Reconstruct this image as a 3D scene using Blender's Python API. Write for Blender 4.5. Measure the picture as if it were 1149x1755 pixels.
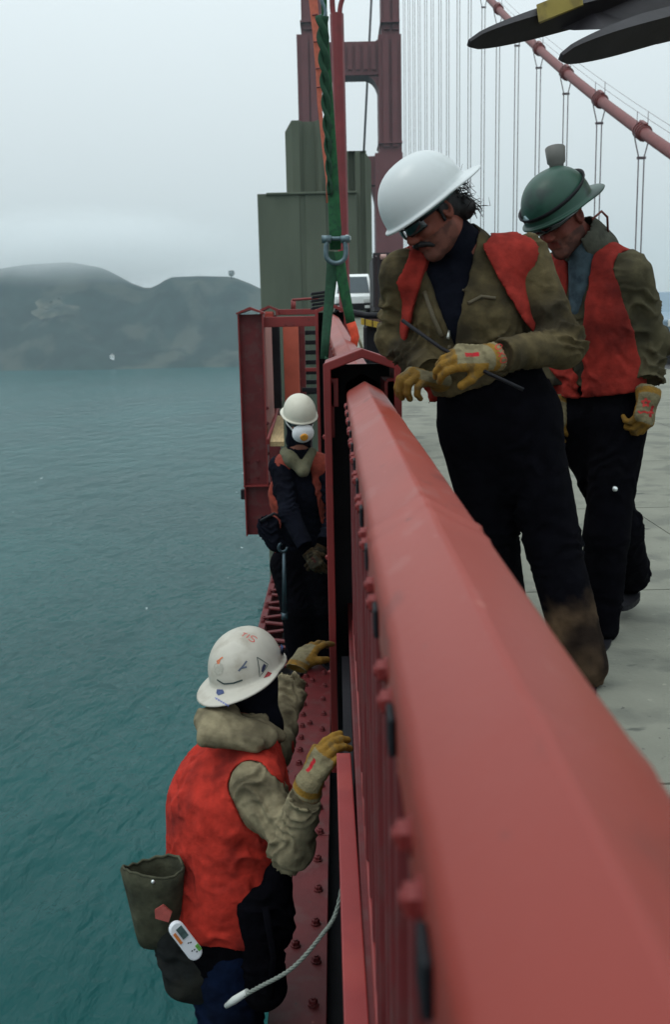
import bpy, bmesh, math, random
import numpy as np
from mathutils import Vector, Matrix
random.seed(7)
for o in list(bpy.data.objects): bpy.data.objects.remove(o)
SC = bpy.context.scene
COL = SC.collection
R = math.radians

# ------------------------------------------------------------------ camera
FPX, CX, CY = 1706.0, 574.5, 877.5          # photograph pixels (1149 x 1755)
PITCH, YAW, ROLL = R(10.7), R(-0.22), R(1.2)
EYE = Vector((0, 0, 1.25))
_f = Vector((math.sin(YAW)*math.cos(PITCH), math.cos(YAW)*math.cos(PITCH), -math.sin(PITCH)))
_r0 = Vector((math.cos(YAW), -math.sin(YAW), 0)); _u0 = _r0.cross(_f)
_r = _r0*math.cos(ROLL) - _u0*math.sin(ROLL); _u = _u0*math.cos(ROLL) + _r0*math.sin(ROLL)
cam_d = bpy.data.cameras.new('camera'); cam = bpy.data.objects.new('camera', cam_d); COL.objects.link(cam)
cam_d.sensor_fit = 'VERTICAL'; cam_d.sensor_height = 36; cam_d.sensor_width = 36
cam_d.lens = 36*FPX/1755; cam_d.clip_start = 0.05; cam_d.clip_end = 20000
M3 = Matrix((_r, _u, -_f)).transposed()
cam.matrix_world = Matrix.Translation(EYE) @ M3.to_4x4()
cam_d.dof.use_dof = True; cam_d.dof.focus_distance = 4.2; cam_d.dof.aperture_fstop = 6.0
SC.camera = cam

# ------------------------------------------------------------------ sky and sun
SUN_EL, SUN_AZ = R(62), R(-110)             # azimuth from +Y, clockwise seen from above
w = bpy.data.worlds.new('World'); SC.world = w; w.use_nodes = True
nt = w.node_tree; nt.nodes.clear()
sky = nt.nodes.new('ShaderNodeTexSky'); sky.sky_type = 'NISHITA'; sky.sun_disc = False
sky.sun_elevation = SUN_EL; sky.sun_rotation = SUN_AZ
sky.air_density = 1.0; sky.dust_density = 4.0; sky.ozone_density = 1.0
hs = nt.nodes.new('ShaderNodeHueSaturation'); hs.inputs['Saturation'].default_value = 0.30
mx = nt.nodes.new('ShaderNodeMixRGB'); mx.inputs[0].default_value = 0.82
# overcast layer after the CIE law: a third as bright at the horizon as overhead
tcw = nt.nodes.new('ShaderNodeTexCoord'); sep = nt.nodes.new('ShaderNodeSeparateXYZ'); nt.links.new(tcw.outputs['Generated'], sep.inputs[0])
cl0 = nt.nodes.new('ShaderNodeMath'); cl0.operation = 'MAXIMUM'; cl0.inputs[1].default_value = 0.0; nt.links.new(sep.outputs['Z'], cl0.inputs[0])
cie = nt.nodes.new('ShaderNodeMath'); cie.operation = 'MULTIPLY_ADD'; cie.inputs[1].default_value = .667; cie.inputs[2].default_value = .333; nt.links.new(cl0.outputs[0], cie.inputs[0])
ovc = nt.nodes.new('ShaderNodeVectorMath'); ovc.operation = 'SCALE'; ovc.inputs[0].default_value = (17.9, 20.0, 20.7); nt.links.new(cie.outputs[0], ovc.inputs['Scale'])
nt.links.new(ovc.outputs[0], mx.inputs[2])
bg = nt.nodes.new('ShaderNodeBackground'); bg.inputs['Strength'].default_value = 0.10
ow = nt.nodes.new('ShaderNodeOutputWorld')
nt.links.new(sky.outputs[0], hs.inputs['Color']); nt.links.new(hs.outputs[0], mx.inputs[1])
nt.links.new(mx.outputs[0], bg.inputs['Color']); nt.links.new(bg.outputs[0], ow.inputs['Surface'])
sd = bpy.data.lights.new('sun', 'SUN'); sun = bpy.data.objects.new('sun', sd); COL.objects.link(sun)
sd.energy = 0.5; sd.angle = R(25); sd.color = (1.0, 0.96, 0.9)
sdir = Vector((math.sin(SUN_AZ)*math.cos(SUN_EL), math.cos(SUN_AZ)*math.cos(SUN_EL), math.sin(SUN_EL)))
sun.rotation_euler = sdir.to_track_quat('Z', 'Y').to_euler()
SC.view_settings.view_transform = 'Standard'; SC.view_settings.look = 'None'
SC.view_settings.exposure = 0.0; SC.view_settings.gamma = 1.0
SC.cycles.use_denoising = True
SC.cycles.max_bounces = 8; SC.cycles.volume_bounces = 5
SC.cycles.diffuse_bounces = 3; SC.cycles.glossy_bounces = 3

# ------------------------------------------------------------------ helpers
def at(px, py, Y):
    d = _f + _r*((px-CX)/FPX) + _u*((CY-py)/FPX)
    t = (Y-EYE.y)/d.y
    return EYE + d*t
def V(*a): return Vector(a)
AX = R(-1.65)                               # bearing of the main span
def B(s, t, z=0):                           # main-span frame: s across, t along
    return Vector((t*math.sin(AX)+s*math.cos(AX), t*math.cos(AX)-s*math.sin(AX), z))
def gz(Y):
    Y = max(0, min(Y, 50)); return 0.0007*Y*Y

def lin(r, g, b):
    def c(v):
        v /= 255.0
        return v/12.92 if v <= .04045 else ((v+.055)/1.055)**2.4
    return (c(r), c(g), c(b))
MATS = {}
def mat(name, col, rough=.6, var=.15, vscale=6, col2=None, c2amt=.0, c2scale=3, bump=.0, bscale=40, spec=.4, metal=0, attr=False, detail=4, c2edge=(.52,.62), stretch=(1,1,1), bump2=0, b2scale=200, coat=0, crumple=0, chips=None):
    if name in MATS: return MATS[name]
    m = bpy.data.materials.new(name); m.use_nodes = True; n = m.node_tree; L = n.links
    b = n.nodes['Principled BSDF']; b.inputs['Roughness'].default_value = rough
    b.inputs['Specular IOR Level'].default_value = spec; b.inputs['Metallic'].default_value = metal
    if coat: b.inputs['Coat Weight'].default_value = coat; b.inputs['Coat Roughness'].default_value = .30
    tc = n.nodes.new('ShaderNodeTexCoord'); mp = n.nodes.new('ShaderNodeMapping'); mp.inputs['Scale'].default_value = stretch
    L.new(tc.outputs['Object'], mp.inputs[0])
    def noise(s, d=detail):
        t = n.nodes.new('ShaderNodeTexNoise'); t.inputs['Scale'].default_value = s; t.inputs['Detail'].default_value = d
        L.new(mp.outputs[0], t.inputs['Vector']); return t
    if attr:
        a = n.nodes.new('ShaderNodeAttribute'); a.attribute_name = 'Col'; src = a.outputs['Color']
    else:
        a = n.nodes.new('ShaderNodeRGB'); a.outputs[0].default_value = (*col, 1); src = a.outputs[0]
    t = noise(vscale); mr = n.nodes.new('ShaderNodeMapRange')
    mr.inputs['From Min'].default_value = .3; mr.inputs['From Max'].default_value = .7
    mr.inputs['To Min'].default_value = 1-var; mr.inputs['To Max'].default_value = 1+var
    L.new(t.outputs['Fac'], mr.inputs['Value'])
    mu = n.nodes.new('ShaderNodeVectorMath'); mu.operation = 'SCALE'
    L.new(src, mu.inputs[0]); L.new(mr.outputs[0], mu.inputs['Scale']); out = mu.outputs[0]
    if col2 is not None:
        t2 = noise(c2scale, 6); m2 = n.nodes.new('ShaderNodeMapRange')
        m2.inputs['From Min'].default_value = c2edge[0]; m2.inputs['From Max'].default_value = c2edge[1]
        m2.inputs['To Min'].default_value = 0; m2.inputs['To Max'].default_value = c2amt
        L.new(t2.outputs['Fac'], m2.inputs['Value'])
        mm = n.nodes.new('ShaderNodeMixRGB'); L.new(m2.outputs[0], mm.inputs[0]); L.new(out, mm.inputs[1])
        mm.inputs[2].default_value = (*col2, 1); out = mm.outputs[0]
    if chips is not None:
        for (cc, cs, th, st_) in chips:
            mpc = n.nodes.new('ShaderNodeMapping'); mpc.inputs['Scale'].default_value = st_; L.new(tc.outputs['Object'], mpc.inputs[0])
            tc3 = n.nodes.new('ShaderNodeTexNoise'); tc3.inputs['Scale'].default_value = cs; tc3.inputs['Detail'].default_value = 5; L.new(mpc.outputs[0], tc3.inputs['Vector'])
            m3 = n.nodes.new('ShaderNodeMapRange'); m3.inputs['From Min'].default_value = th; m3.inputs['From Max'].default_value = th+.05; m3.inputs['To Max'].default_value = .75
            L.new(tc3.outputs['Fac'], m3.inputs['Value']); mc3 = n.nodes.new('ShaderNodeMixRGB'); L.new(m3.outputs[0], mc3.inputs[0]); L.new(out, mc3.inputs[1]); mc3.inputs[2].default_value = (*cc, 1); out = mc3.outputs[0]
    L.new(out, b.inputs['Base Color'])
    if bump:
        t3 = noise(bscale); bp = n.nodes.new('ShaderNodeBump'); bp.inputs['Strength'].default_value = bump
        bp.inputs['Distance'].default_value = .01; L.new(t3.outputs['Fac'], bp.inputs['Height']); last = bp
        if bump2:
            t4 = noise(b2scale, 2); bp2 = n.nodes.new('ShaderNodeBump'); bp2.inputs['Strength'].default_value = bump2
            bp2.inputs['Distance'].default_value = .003; L.new(t4.outputs['Fac'], bp2.inputs['Height'])
            L.new(bp.outputs[0], bp2.inputs['Normal']); last = bp2
        if crumple:
            t5 = n.nodes.new('ShaderNodeTexNoise'); t5.noise_type = 'RIDGED_MULTIFRACTAL'; t5.inputs['Scale'].default_value = 9; t5.inputs['Detail'].default_value = 3
            t5.inputs['Distortion'].default_value = .6; L.new(mp.outputs[0], t5.inputs['Vector'])
            bp3 = n.nodes.new('ShaderNodeBump'); bp3.inputs['Strength'].default_value = crumple; bp3.inputs['Distance'].default_value = .022
            L.new(t5.outputs['Fac'], bp3.inputs['Height']); L.new(last.outputs[0], bp3.inputs['Normal']); last = bp3
        L.new(last.outputs[0], b.inputs['Normal'])
    MATS[name] = m; return m

# thing / part bookkeeping
def tag(o, label=None, cat=None, group=None, kind=None):
    if label: o['label'] = label
    if cat: o['category'] = cat
    if group: o['group'] = group
    if kind: o['kind'] = kind
    return o
def thing(name, label, cat, loc=(0,0,0), group=None):
    o = bpy.data.objects.new(name, None); COL.objects.link(o); o.location = loc; o.empty_display_size = .1
    tag(o, label, cat, group); bpy.context.view_layer.update(); return o
def link(name, me, m=None, parent=None):
    o = bpy.data.objects.new(name, me); COL.objects.link(o)
    if m is not None and not me.materials: me.materials.append(m)
    if parent is not None: o.parent = parent; o.matrix_parent_inverse = Matrix.Translation(-wloc(parent))
    return o
def wloc(o):
    l = Vector(o.location)
    p = o.parent
    if p is not None: l = Vector((0,0,0)) if o.type == 'MESH' and 'wl' not in o else l
    return Vector(o.get('origin', l)) if o.parent is not None else Vector(o.location)

class MB:
    """collects shapes in WORLD coordinates, builds one mesh"""
    def __init__(s): s.v = []; s.f = []; s.sm = []
    def add(s, vs, fs, smooth=False):
        n = len(s.v); s.v += [tuple(v) for v in vs]; s.f += [tuple(i+n for i in f) for f in fs]; s.sm += [smooth]*len(fs); return s
    def box(s, lo, hi, bev=0, T=None):
        lo = Vector(lo); hi = Vector(hi)
        if bev > 0:
            bm = bmesh.new(); bmesh.ops.create_cube(bm, size=1)
            for v in bm.verts: v.co = Vector([(lo[i]+hi[i])/2 + v.co[i]*(hi[i]-lo[i]) for i in range(3)])
            bmesh.ops.bevel(bm, geom=bm.edges[:], offset=bev, segments=1 if bev < .004 else 2, affect='EDGES', profile=.5)
            bm.verts.index_update(); vs = [v.co.copy() for v in bm.verts]; fs = [[v.index for v in f.verts] for f in bm.faces]; bm.free()
        else:
            vs = [Vector((x,y,z)) for x in (lo.x,hi.x) for y in (lo.y,hi.y) for z in (lo.z,hi.z)]
            fs = [(0,1,3,2),(4,6,7,5),(0,4,5,1),(2,3,7,6),(0,2,6,4),(1,5,7,3)]
        if T is not None: vs = [T @ v for v in vs]
        return s.add(vs, fs)
    def obox(s, c, ax, ay, az, hx, hy, hz, bev=0):
        T = Matrix((Vector(ax), Vector(ay), Vector(az))).transposed().to_4x4(); T.translation = Vector(c)
        return s.box((-hx,-hy,-hz), (hx,hy,hz), bev, T)
    def tube(s, pts, rad, n=10, cap=True, smooth=True, flat=None):
        pts = [Vector(p) for p in pts]; k = len(pts)
        rads = rad if isinstance(rad, (list, tuple)) else [rad]*k
        tan = []
        for i in range(k):
            t = (pts[min(i+1,k-1)]-pts[max(i-1,0)]); tan.append(t.normalized() if t.length > 1e-9 else Vector((0,0,1)))
        ref = Vector((0,0,1)) if abs(tan[0].z) < .9 else Vector((1,0,0))
        if flat is not None: ref = Vector(flat[0])
        a = (ref - tan[0]*ref.dot(tan[0])).normalized(); vs = []; fs = []
        for i in range(k):
            a = (a - tan[i]*a.dot(tan[i])).normalized(); b = tan[i].cross(a)
            ra = rads[i]; rb = rads[i]*(flat[1] if flat is not None else 1)
            for j in range(n):
                th = 2*math.pi*j/n; vs.append(pts[i] + a*math.cos(th)*ra + b*math.sin(th)*rb)
        for i in range(k-1):
            for j in range(n):
                q = (j+1) % n; fs.append((i*n+j, i*n+q, (i+1)*n+q, (i+1)*n+j))
        s.add(vs, fs, smooth)
        if cap:
            s.add(vs[:n], [tuple(range(n-1,-1,-1))]); s.add(vs[-n:], [tuple(range(n))])
        return s
    def cyl(s, a, b, r, n=12, r2=None): return s.tube([a, b], [r, r if r2 is None else r2], n)
    def prism(s, poly, o, ex, ey, ez, depth, smooth=False):
        o = Vector(o); ex = Vector(ex); ey = Vector(ey); ez = Vector(ez); n = len(poly)
        vs = [o+ex*p[0]+ey*p[1] for p in poly] + [o+ex*p[0]+ey*p[1]+ez*depth for p in poly]
        fs = [tuple(range(n-1,-1,-1)), tuple(range(n,2*n))] + [(i, (i+1) % n, n+(i+1) % n, n+i) for i in range(n)]
        return s.add(vs, fs, smooth)
    def sphere(s, c, r, n=12, sc=(1,1,1)):
        vs = []; fs = []; c = Vector(c); m = n//2
        for i in range(m+1):
            th = math.pi*i/m
            for j in range(n):
                ph = 2*math.pi*j/n
                vs.append(c+Vector((sc[0]*r*math.sin(th)*math.cos(ph), sc[1]*r*math.sin(th)*math.sin(ph), sc[2]*r*math.cos(th))))
        for i in range(m):
            for j in range(n): q = (j+1) % n; fs.append((i*n+j, (i+1)*n+j, (i+1)*n+q, i*n+q))
        return s.add(vs, fs, True)
    def build(s, name, m=None, parent=None, fixn=True):
        # vertices are world space; the object's own origin is at its parent's (or at 0)
        org = Vector(parent['org']) if parent is not None and 'org' in parent else Vector((0,0,0))
        me = bpy.data.meshes.new(name); me.from_pydata([tuple(Vector(v)-org) for v in s.v], [], s.f); me.update()
        me.polygons.foreach_set('use_smooth', s.sm)
        if fixn:
            bm = bmesh.new(); bm.from_mesh(me); bmesh.ops.remove_doubles(bm, verts=bm.verts, dist=1e-5)
            bmesh.ops.recalc_face_normals(bm, faces=bm.faces); bm.to_mesh(me); bm.free()
        if m is not None: me.materials.append(m)
        o = bpy.data.objects.new(name, me); COL.objects.link(o)
        if parent is not None: o.parent = parent
        o['org'] = tuple(org)
        return o
def thing(name, label, cat, loc=(0,0,0), group=None):
    o = bpy.data.objects.new(name, None); COL.objects.link(o); o.location = loc; o.empty_display_size = .1
    o['org'] = tuple(loc); tag(o, label, cat, group); return o
def solo(mb, name, m, label, cat, loc=(0,0,0), group=None, kind=None):
    """a thing that is one mesh, with its origin at loc"""
    class P: pass
    off = Vector(loc); mb.v = [tuple(Vector(v)-off) for v in mb.v]
    o = mb.build(name, m); o.location = loc; tag(o, label, cat, group, kind); return o
def copies(o, name, locs, parent, m=None):
    """children sharing one mesh; locs are world offsets from the first"""
    out = []
    for l in locs:
        c = bpy.data.objects.new(name, o.data); COL.objects.link(c); c.parent = parent; c.location = l; out.append(c)
    return out

# ------------------------------------------------------------------ numpy noise and signed-distance modelling
def _hash(ix, iy, iz):
    h = (ix*374761393 + iy*668265263 + iz*2147483647 + 1013904223) & 0xffffffff
    h = ((h ^ (h >> 13))*1274126177) & 0xffffffff
    return ((h ^ (h >> 16)) & 0xffff)/32767.5 - 1.0
def vnoise(P):
    P = np.asarray(P, dtype=np.float64); i = np.floor(P).astype(np.int64); f = P-i; u = f*f*(3-2*f)
    r = 0
    for dx in (0,1):
        for dy in (0,1):
            for dz in (0,1):
                wgt = (u[:,0] if dx else 1-u[:,0])*(u[:,1] if dy else 1-u[:,1])*(u[:,2] if dz else 1-u[:,2])
                r = r + wgt*_hash(i[:,0]+dx, i[:,1]+dy, i[:,2]+dz)
    return r
def fbm(P, o=4):
    P = np.asarray(P, float); r = 0; a = 1; s = 0
    for k in range(o): r = r + a*vnoise(P*2**k+17.3*k); s += a; a *= .5
    return r/s
class Field:
    def __init__(s, lo, hi, h):
        s.h = h; s.lo = np.array(lo, float); n = np.ceil((np.array(hi)-s.lo)/h).astype(int)+1; s.n = n
        s.F = np.full(n, .3, dtype=np.float32)
    def sub(s, lo, hi):
        a = np.clip(np.floor((np.array(lo)-s.lo)/s.h).astype(int), 0, s.n); b = np.clip(np.ceil((np.array(hi)-s.lo)/s.h).astype(int)+1, 0, s.n)
        sl = tuple(slice(a[i], b[i]) for i in range(3))
        g = np.ogrid[sl]; X = [(g[i]*s.h+s.lo[i]).astype(np.float32) for i in range(3)]
        return sl, X
    def comb(s, sl, d, k, op):
        F = s.F[sl]
        if op == 'u':
            if k > 0:
                hh = np.clip(.5+.5*(F-d)/k, 0, 1); s.F[sl] = F*(1-hh)+d*hh - k*hh*(1-hh)
            else: s.F[sl] = np.minimum(F, d)
        elif op == 's':
            if k > 0:
                hh = np.clip(.5-.5*(F+d)/k, 0, 1); s.F[sl] = F*(1-hh)-d*hh + k*hh*(1-hh)
            else: s.F[sl] = np.maximum(F, -d)
        elif op == 'i': s.F[sl] = np.maximum(F, d)
    def cone(s, a, b, ra, rb, k=.03, op='u', flat=None):
        a = np.array(a, float); b = np.array(b, float); m = max(ra, rb)*1.35+k+4*s.h
        sl, X = s.sub(np.minimum(a,b)-m, np.maximum(a,b)+m)
        p = [X[i]-a[i] for i in range(3)]; ab = b-a; sc = 1
        if flat is not None:
            nv = np.array(flat[0], float); nv /= np.linalg.norm(nv); sc = flat[1]
            dn = p[0]*nv[0]+p[1]*nv[1]+p[2]*nv[2]; e = dn*(1/sc-1); p = [p[i]+nv[i]*e for i in range(3)]
            ab = ab+nv*(ab@nv)*(1/sc-1)
        t = np.clip((p[0]*ab[0]+p[1]*ab[1]+p[2]*ab[2])/max(ab@ab, 1e-9), 0, 1)
        d = np.sqrt((p[0]-t*ab[0])**2+(p[1]-t*ab[1])**2+(p[2]-t*ab[2])**2)-(ra+(rb-ra)*t)
        if sc < 1: d = d*(.5+.5*sc)
        s.comb(sl, d, k, op); return s
    def ell(s, c, r, M=None, k=.02, op='u'):
        c = np.array(c, float); r = np.array(r, float); m = r.max()+k+4*s.h
        sl, X = s.sub(c-m, c+m); p = [X[i]-c[i] for i in range(3)]
        if M is not None:
            p = [p[0]*M[0][i]+p[1]*M[1][i]+p[2]*M[2][i] for i in range(3)]   # M columns are local axes
        k0 = np.sqrt(sum((p[i]/r[i])**2 for i in range(3))); k1 = np.sqrt(sum((p[i]/r[i]**2)**2 for i in range(3)))+1e-9
        s.comb(sl, k0*(k0-1)/k1, k, op); return s
    def fn(s, f, op='s', k=0):
        g = np.ogrid[tuple(slice(0, n) for n in s.n)]; X = [(g[i]*s.h+s.lo[i]).astype(np.float32) for i in range(3)]
        s.comb(tuple(slice(0, n) for n in s.n), f(*X), k, op); return s
    def mesh(s):
        F = s.F.copy(); F[0] = F[-1] = .3; F[:,0] = F[:,-1] = .3; F[:,:,0] = F[:,:,-1] = .3
        I = F < 0; nx, ny, nz = F.shape
        c = np.zeros((nx-1,ny-1,nz-1), np.int16)
        for dx in (0,1):
            for dy in (0,1):
                for dz in (0,1): c += I[dx:nx-1+dx, dy:ny-1+dy, dz:nz-1+dz]
        act = (c > 0) & (c < 8); idx = np.full(act.shape, -1, np.int64); ijk = np.argwhere(act); idx[act] = np.arange(len(ijk))
        pos = np.zeros((len(ijk),3)); cnt = np.zeros(len(ijk))
        co = [(0,0,0),(1,0,0),(0,1,0),(1,1,0),(0,0,1),(1,0,1),(0,1,1),(1,1,1)]
        val = [F[ijk[:,0]+o[0], ijk[:,1]+o[1], ijk[:,2]+o[2]] for o in co]
        for a in range(8):
            for bit in (1,2,4):
                b = a | bit
                if b == a: continue
                va, vb = val[a], val[b]; cr = (va < 0) != (vb < 0)
                t = np.where(cr, va/np.where(np.abs(va-vb) < 1e-9, 1e-9, va-vb), 0)
                for q in range(3): pos[:,q] += np.where(cr, co[a][q]+t*(co[b][q]-co[a][q]), 0)
                cnt += cr
        pos = (ijk+pos/cnt[:,None])*s.h+s.lo
        quads = []
        for ax in range(3):
            o1, o2 = [(1,2),(2,0),(0,1)][ax]
            A = np.take(I, range(0, F.shape[ax]-1), ax); Bq = np.take(I, range(1, F.shape[ax]), ax)
            ch = np.argwhere(A != Bq); flip = A[tuple(ch.T)]
            ok = (ch[:,o1] > 0) & (ch[:,o2] > 0) & (ch[:,o1] < F.shape[o1]-1) & (ch[:,o2] < F.shape[o2]-1); ch = ch[ok]; flip = flip[ok]
            def cell(d1, d2):
                q = ch.copy(); q[:,o1] -= d1; q[:,o2] -= d2; return idx[tuple(q.T)]
            q = np.stack([cell(0,0), cell(1,0), cell(1,1), cell(0,1)], 1)
            q[~flip] = q[~flip][:, ::-1]; quads.append(q)
        return pos, np.concatenate(quads)
def np_normals(v, q):
    n = np.zeros_like(v); a = np.cross(v[q[:,2]]-v[q[:,0]], v[q[:,3]]-v[q[:,1]])
    for i in range(4): np.add.at(n, q[:,i], a)
    return n/(np.linalg.norm(n, axis=1)[:,None]+1e-12)
def np_smooth(v, q, it=2, lam=.5):
    e = np.concatenate([q[:,[0,1]], q[:,[1,2]], q[:,[2,3]], q[:,[3,0]]])
    for _ in range(it):
        a = np.zeros_like(v); c = np.zeros(len(v))
        np.add.at(a, e[:,0], v[e[:,1]]); np.add.at(c, e[:,0], 1); np.add.at(a, e[:,1], v[e[:,0]]); np.add.at(c, e[:,1], 1)
        v = v+lam*(a/c[:,None]-v)
    return v
def np_obj(name, v, q, m, parent, col=None):
    org = np.array(parent['org']) if parent is not None else np.zeros(3)
    me = bpy.data.meshes.new(name); me.from_pydata((v-org).tolist(), [], q.tolist()); me.update()
    me.polygons.foreach_set('use_smooth', [True]*len(me.polygons))
    if col is not None:
        a = me.color_attributes.new('Col', 'FLOAT_COLOR', 'POINT')
        a.data.foreach_set('color', np.concatenate([col, np.ones((len(col),1))], 1).ravel())
    me.materials.append(m); o = bpy.data.objects.new(name, me); COL.objects.link(o)
    if parent is not None: o.parent = parent
    o['org'] = tuple(org); return o
def folds(v, q, sets, seed=0, base=.003, bs=14):
    """cloth: broad lumps plus directional creases; sets = (centre, reach, direction, wavelength, amplitude)"""
    n = np_normals(v, q); d = base*fbm(v*bs+seed, 3)
    for c, r, di, wl, am in sets:
        c = np.array(c); di = np.array(di, float); di /= np.linalg.norm(di); p = v-c
        wgt = np.exp(-(p**2).sum(1)/r**2)
        ph = (p@di)/wl + 1.3*vnoise(v*9+seed+31) + .5*vnoise(v*22+seed)
        rid = 1-2*np.abs(np.sin(math.pi*ph))**.75; amp = np.clip(.5+1.1*vnoise(v*10+seed+77), 0, 1.6)*1.3
        d = d+am*wgt*rid*amp
    return v+n*d[:,None]
# ------------------------------------------------------------------ materials
ORANGE = (.175, .018, .017)
M_rail = mat('rail_paint', (.250,.031,.018), rough=.40, var=.16, vscale=3.2, col2=(.165,.021,.017), c2amt=.8, c2scale=1.6, c2edge=(.46,.66), bump=.10, bscale=5, spec=.32, bump2=.12, b2scale=90, stretch=(1,.5,1), chips=(((.10,.022,.020),26,.70,(1,.7,1)),((.27,.062,.048),6,.58,(2,.9,2)),((.17,.024,.016),5,.62,(2,1,2)),((.36,.13,.10),60,.72,(1,.4,1))))
M_steel = mat('bridge_paint', ORANGE, rough=.5, var=.14, vscale=5, col2=(.15,.022,.022), c2amt=.6, c2scale=7, bump=.12, bscale=18, bump2=.06, b2scale=120, chips=(((.05,.018,.014),22,.68,(1,1,.5)),((.30,.075,.06),14,.70,(1,1,.3))))
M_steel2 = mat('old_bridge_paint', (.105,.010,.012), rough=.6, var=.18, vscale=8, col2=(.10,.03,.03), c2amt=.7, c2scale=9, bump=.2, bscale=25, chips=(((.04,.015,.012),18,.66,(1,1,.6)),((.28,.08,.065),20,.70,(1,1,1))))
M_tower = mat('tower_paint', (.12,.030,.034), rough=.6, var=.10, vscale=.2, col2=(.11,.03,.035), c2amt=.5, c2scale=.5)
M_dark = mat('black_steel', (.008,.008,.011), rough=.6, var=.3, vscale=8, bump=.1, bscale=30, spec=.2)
M_conc = mat('sidewalk_concrete', (.185,.190,.155), rough=.9, var=.10, vscale=5, col2=(.10,.105,.09), c2amt=.6, c2scale=3.1, bump=.3, bscale=60, bump2=.25, b2scale=300, chips=(((.055,.06,.055),3.2,.655,(1,2.2,1)),((.06,.06,.055),30,.69,(1,1,1)),((.27,.27,.22),22,.68,(1,1,1))))
M_pyl = mat('pylon_concrete', (.092,.108,.078), rough=.9, var=.14, vscale=.5, col2=(.07,.085,.06), c2amt=.7, c2scale=.35, bump=.15, bscale=1.5, stretch=(1,1,.3))
M_asph = mat('asphalt', (.06,.06,.06), rough=.9, var=.2, vscale=3, bump=.2, bscale=80)
M_wood = mat('plank_wood', (.36,.26,.13), rough=.8, var=.25, vscale=6, bump=.15, bscale=20, stretch=(6,.6,6))

# ------------------------------------------------------------------ water
def water():
    m = bpy.data.materials.new('sea_water'); m.use_nodes = True; n = m.node_tree; L = n.links
    b = n.nodes['Principled BSDF']; b.inputs['Roughness'].default_value = .22; b.inputs['IOR'].default_value = 1.33
    b.inputs['Specular IOR Level'].default_value = .18
    tc = n.nodes.new('ShaderNodeTexCoord')
    def nz(scale, det, st=(1,1,1), dist=0):
        mp = n.nodes.new('ShaderNodeMapping'); mp.inputs['Scale'].default_value = st; mp.inputs['Rotation'].default_value = (0,0,.5)
        t = n.nodes.new('ShaderNodeTexNoise'); t.inputs['Scale'].default_value = scale; t.inputs['Detail'].default_value = det
        t.inputs['Distortion'].default_value = dist
        L.new(tc.outputs['Object'], mp.inputs[0]); L.new(mp.outputs[0], t.inputs['Vector']); return t
    a = nz(.55, 5, (1,.5,1), .4); c = nz(.09, 3, (1,.5,1)); e = nz(.012, 3)
    ad = n.nodes.new('ShaderNodeMath'); ad.operation = 'MULTIPLY_ADD'; ad.inputs[1].default_value = 5.0
    L.new(c.outputs['Fac'], ad.inputs[0]); L.new(a.outputs['Fac'], ad.inputs[2])
    bp = n.nodes.new('ShaderNodeBump'); bp.inputs['Strength'].default_value = .8; bp.inputs['Distance'].default_value = .8
    L.new(ad.outputs[0], bp.inputs['Height']); L.new(bp.outputs[0], b.inputs['Normal'])
    # teal body colour with plankton streaks, white caps on the crests
    cr = n.nodes.new('ShaderNodeValToRGB'); cr.color_ramp.elements[0].position = .35; cr.color_ramp.elements[1].position = .7
    cr.color_ramp.elements[0].color = (.0003,.048,.047,1); cr.color_ramp.elements[1].color = (.0006,.064,.062,1)
    L.new(e.outputs['Fac'], cr.inputs[0])
    wc = nz(.28, 6, (1,.35,1), .6); wr = n.nodes.new('ShaderNodeMapRange'); wr.inputs['From Min'].default_value = .722; wr.inputs['From Max'].default_value = .755
    L.new(wc.outputs['Fac'], wr.inputs['Value'])
    mm = n.nodes.new('ShaderNodeMixRGB'); L.new(wr.outputs[0], mm.inputs[0]); L.new(cr.outputs[0], mm.inputs[1]); mm.inputs[2].default_value = (.5,.55,.55,1)
    L.new(mm.outputs[0], b.inputs['Base Color'])
    return m
SEA = -68.0
mb = MB(); mb.add([(-9000,-600,SEA),(9000,-600,SEA),(9000,9000,SEA),(-9000,9000,SEA)], [(0,1,2,3)])
o = mb.build('water', water(), fixn=False); tag(o, kind='structure')

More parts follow.
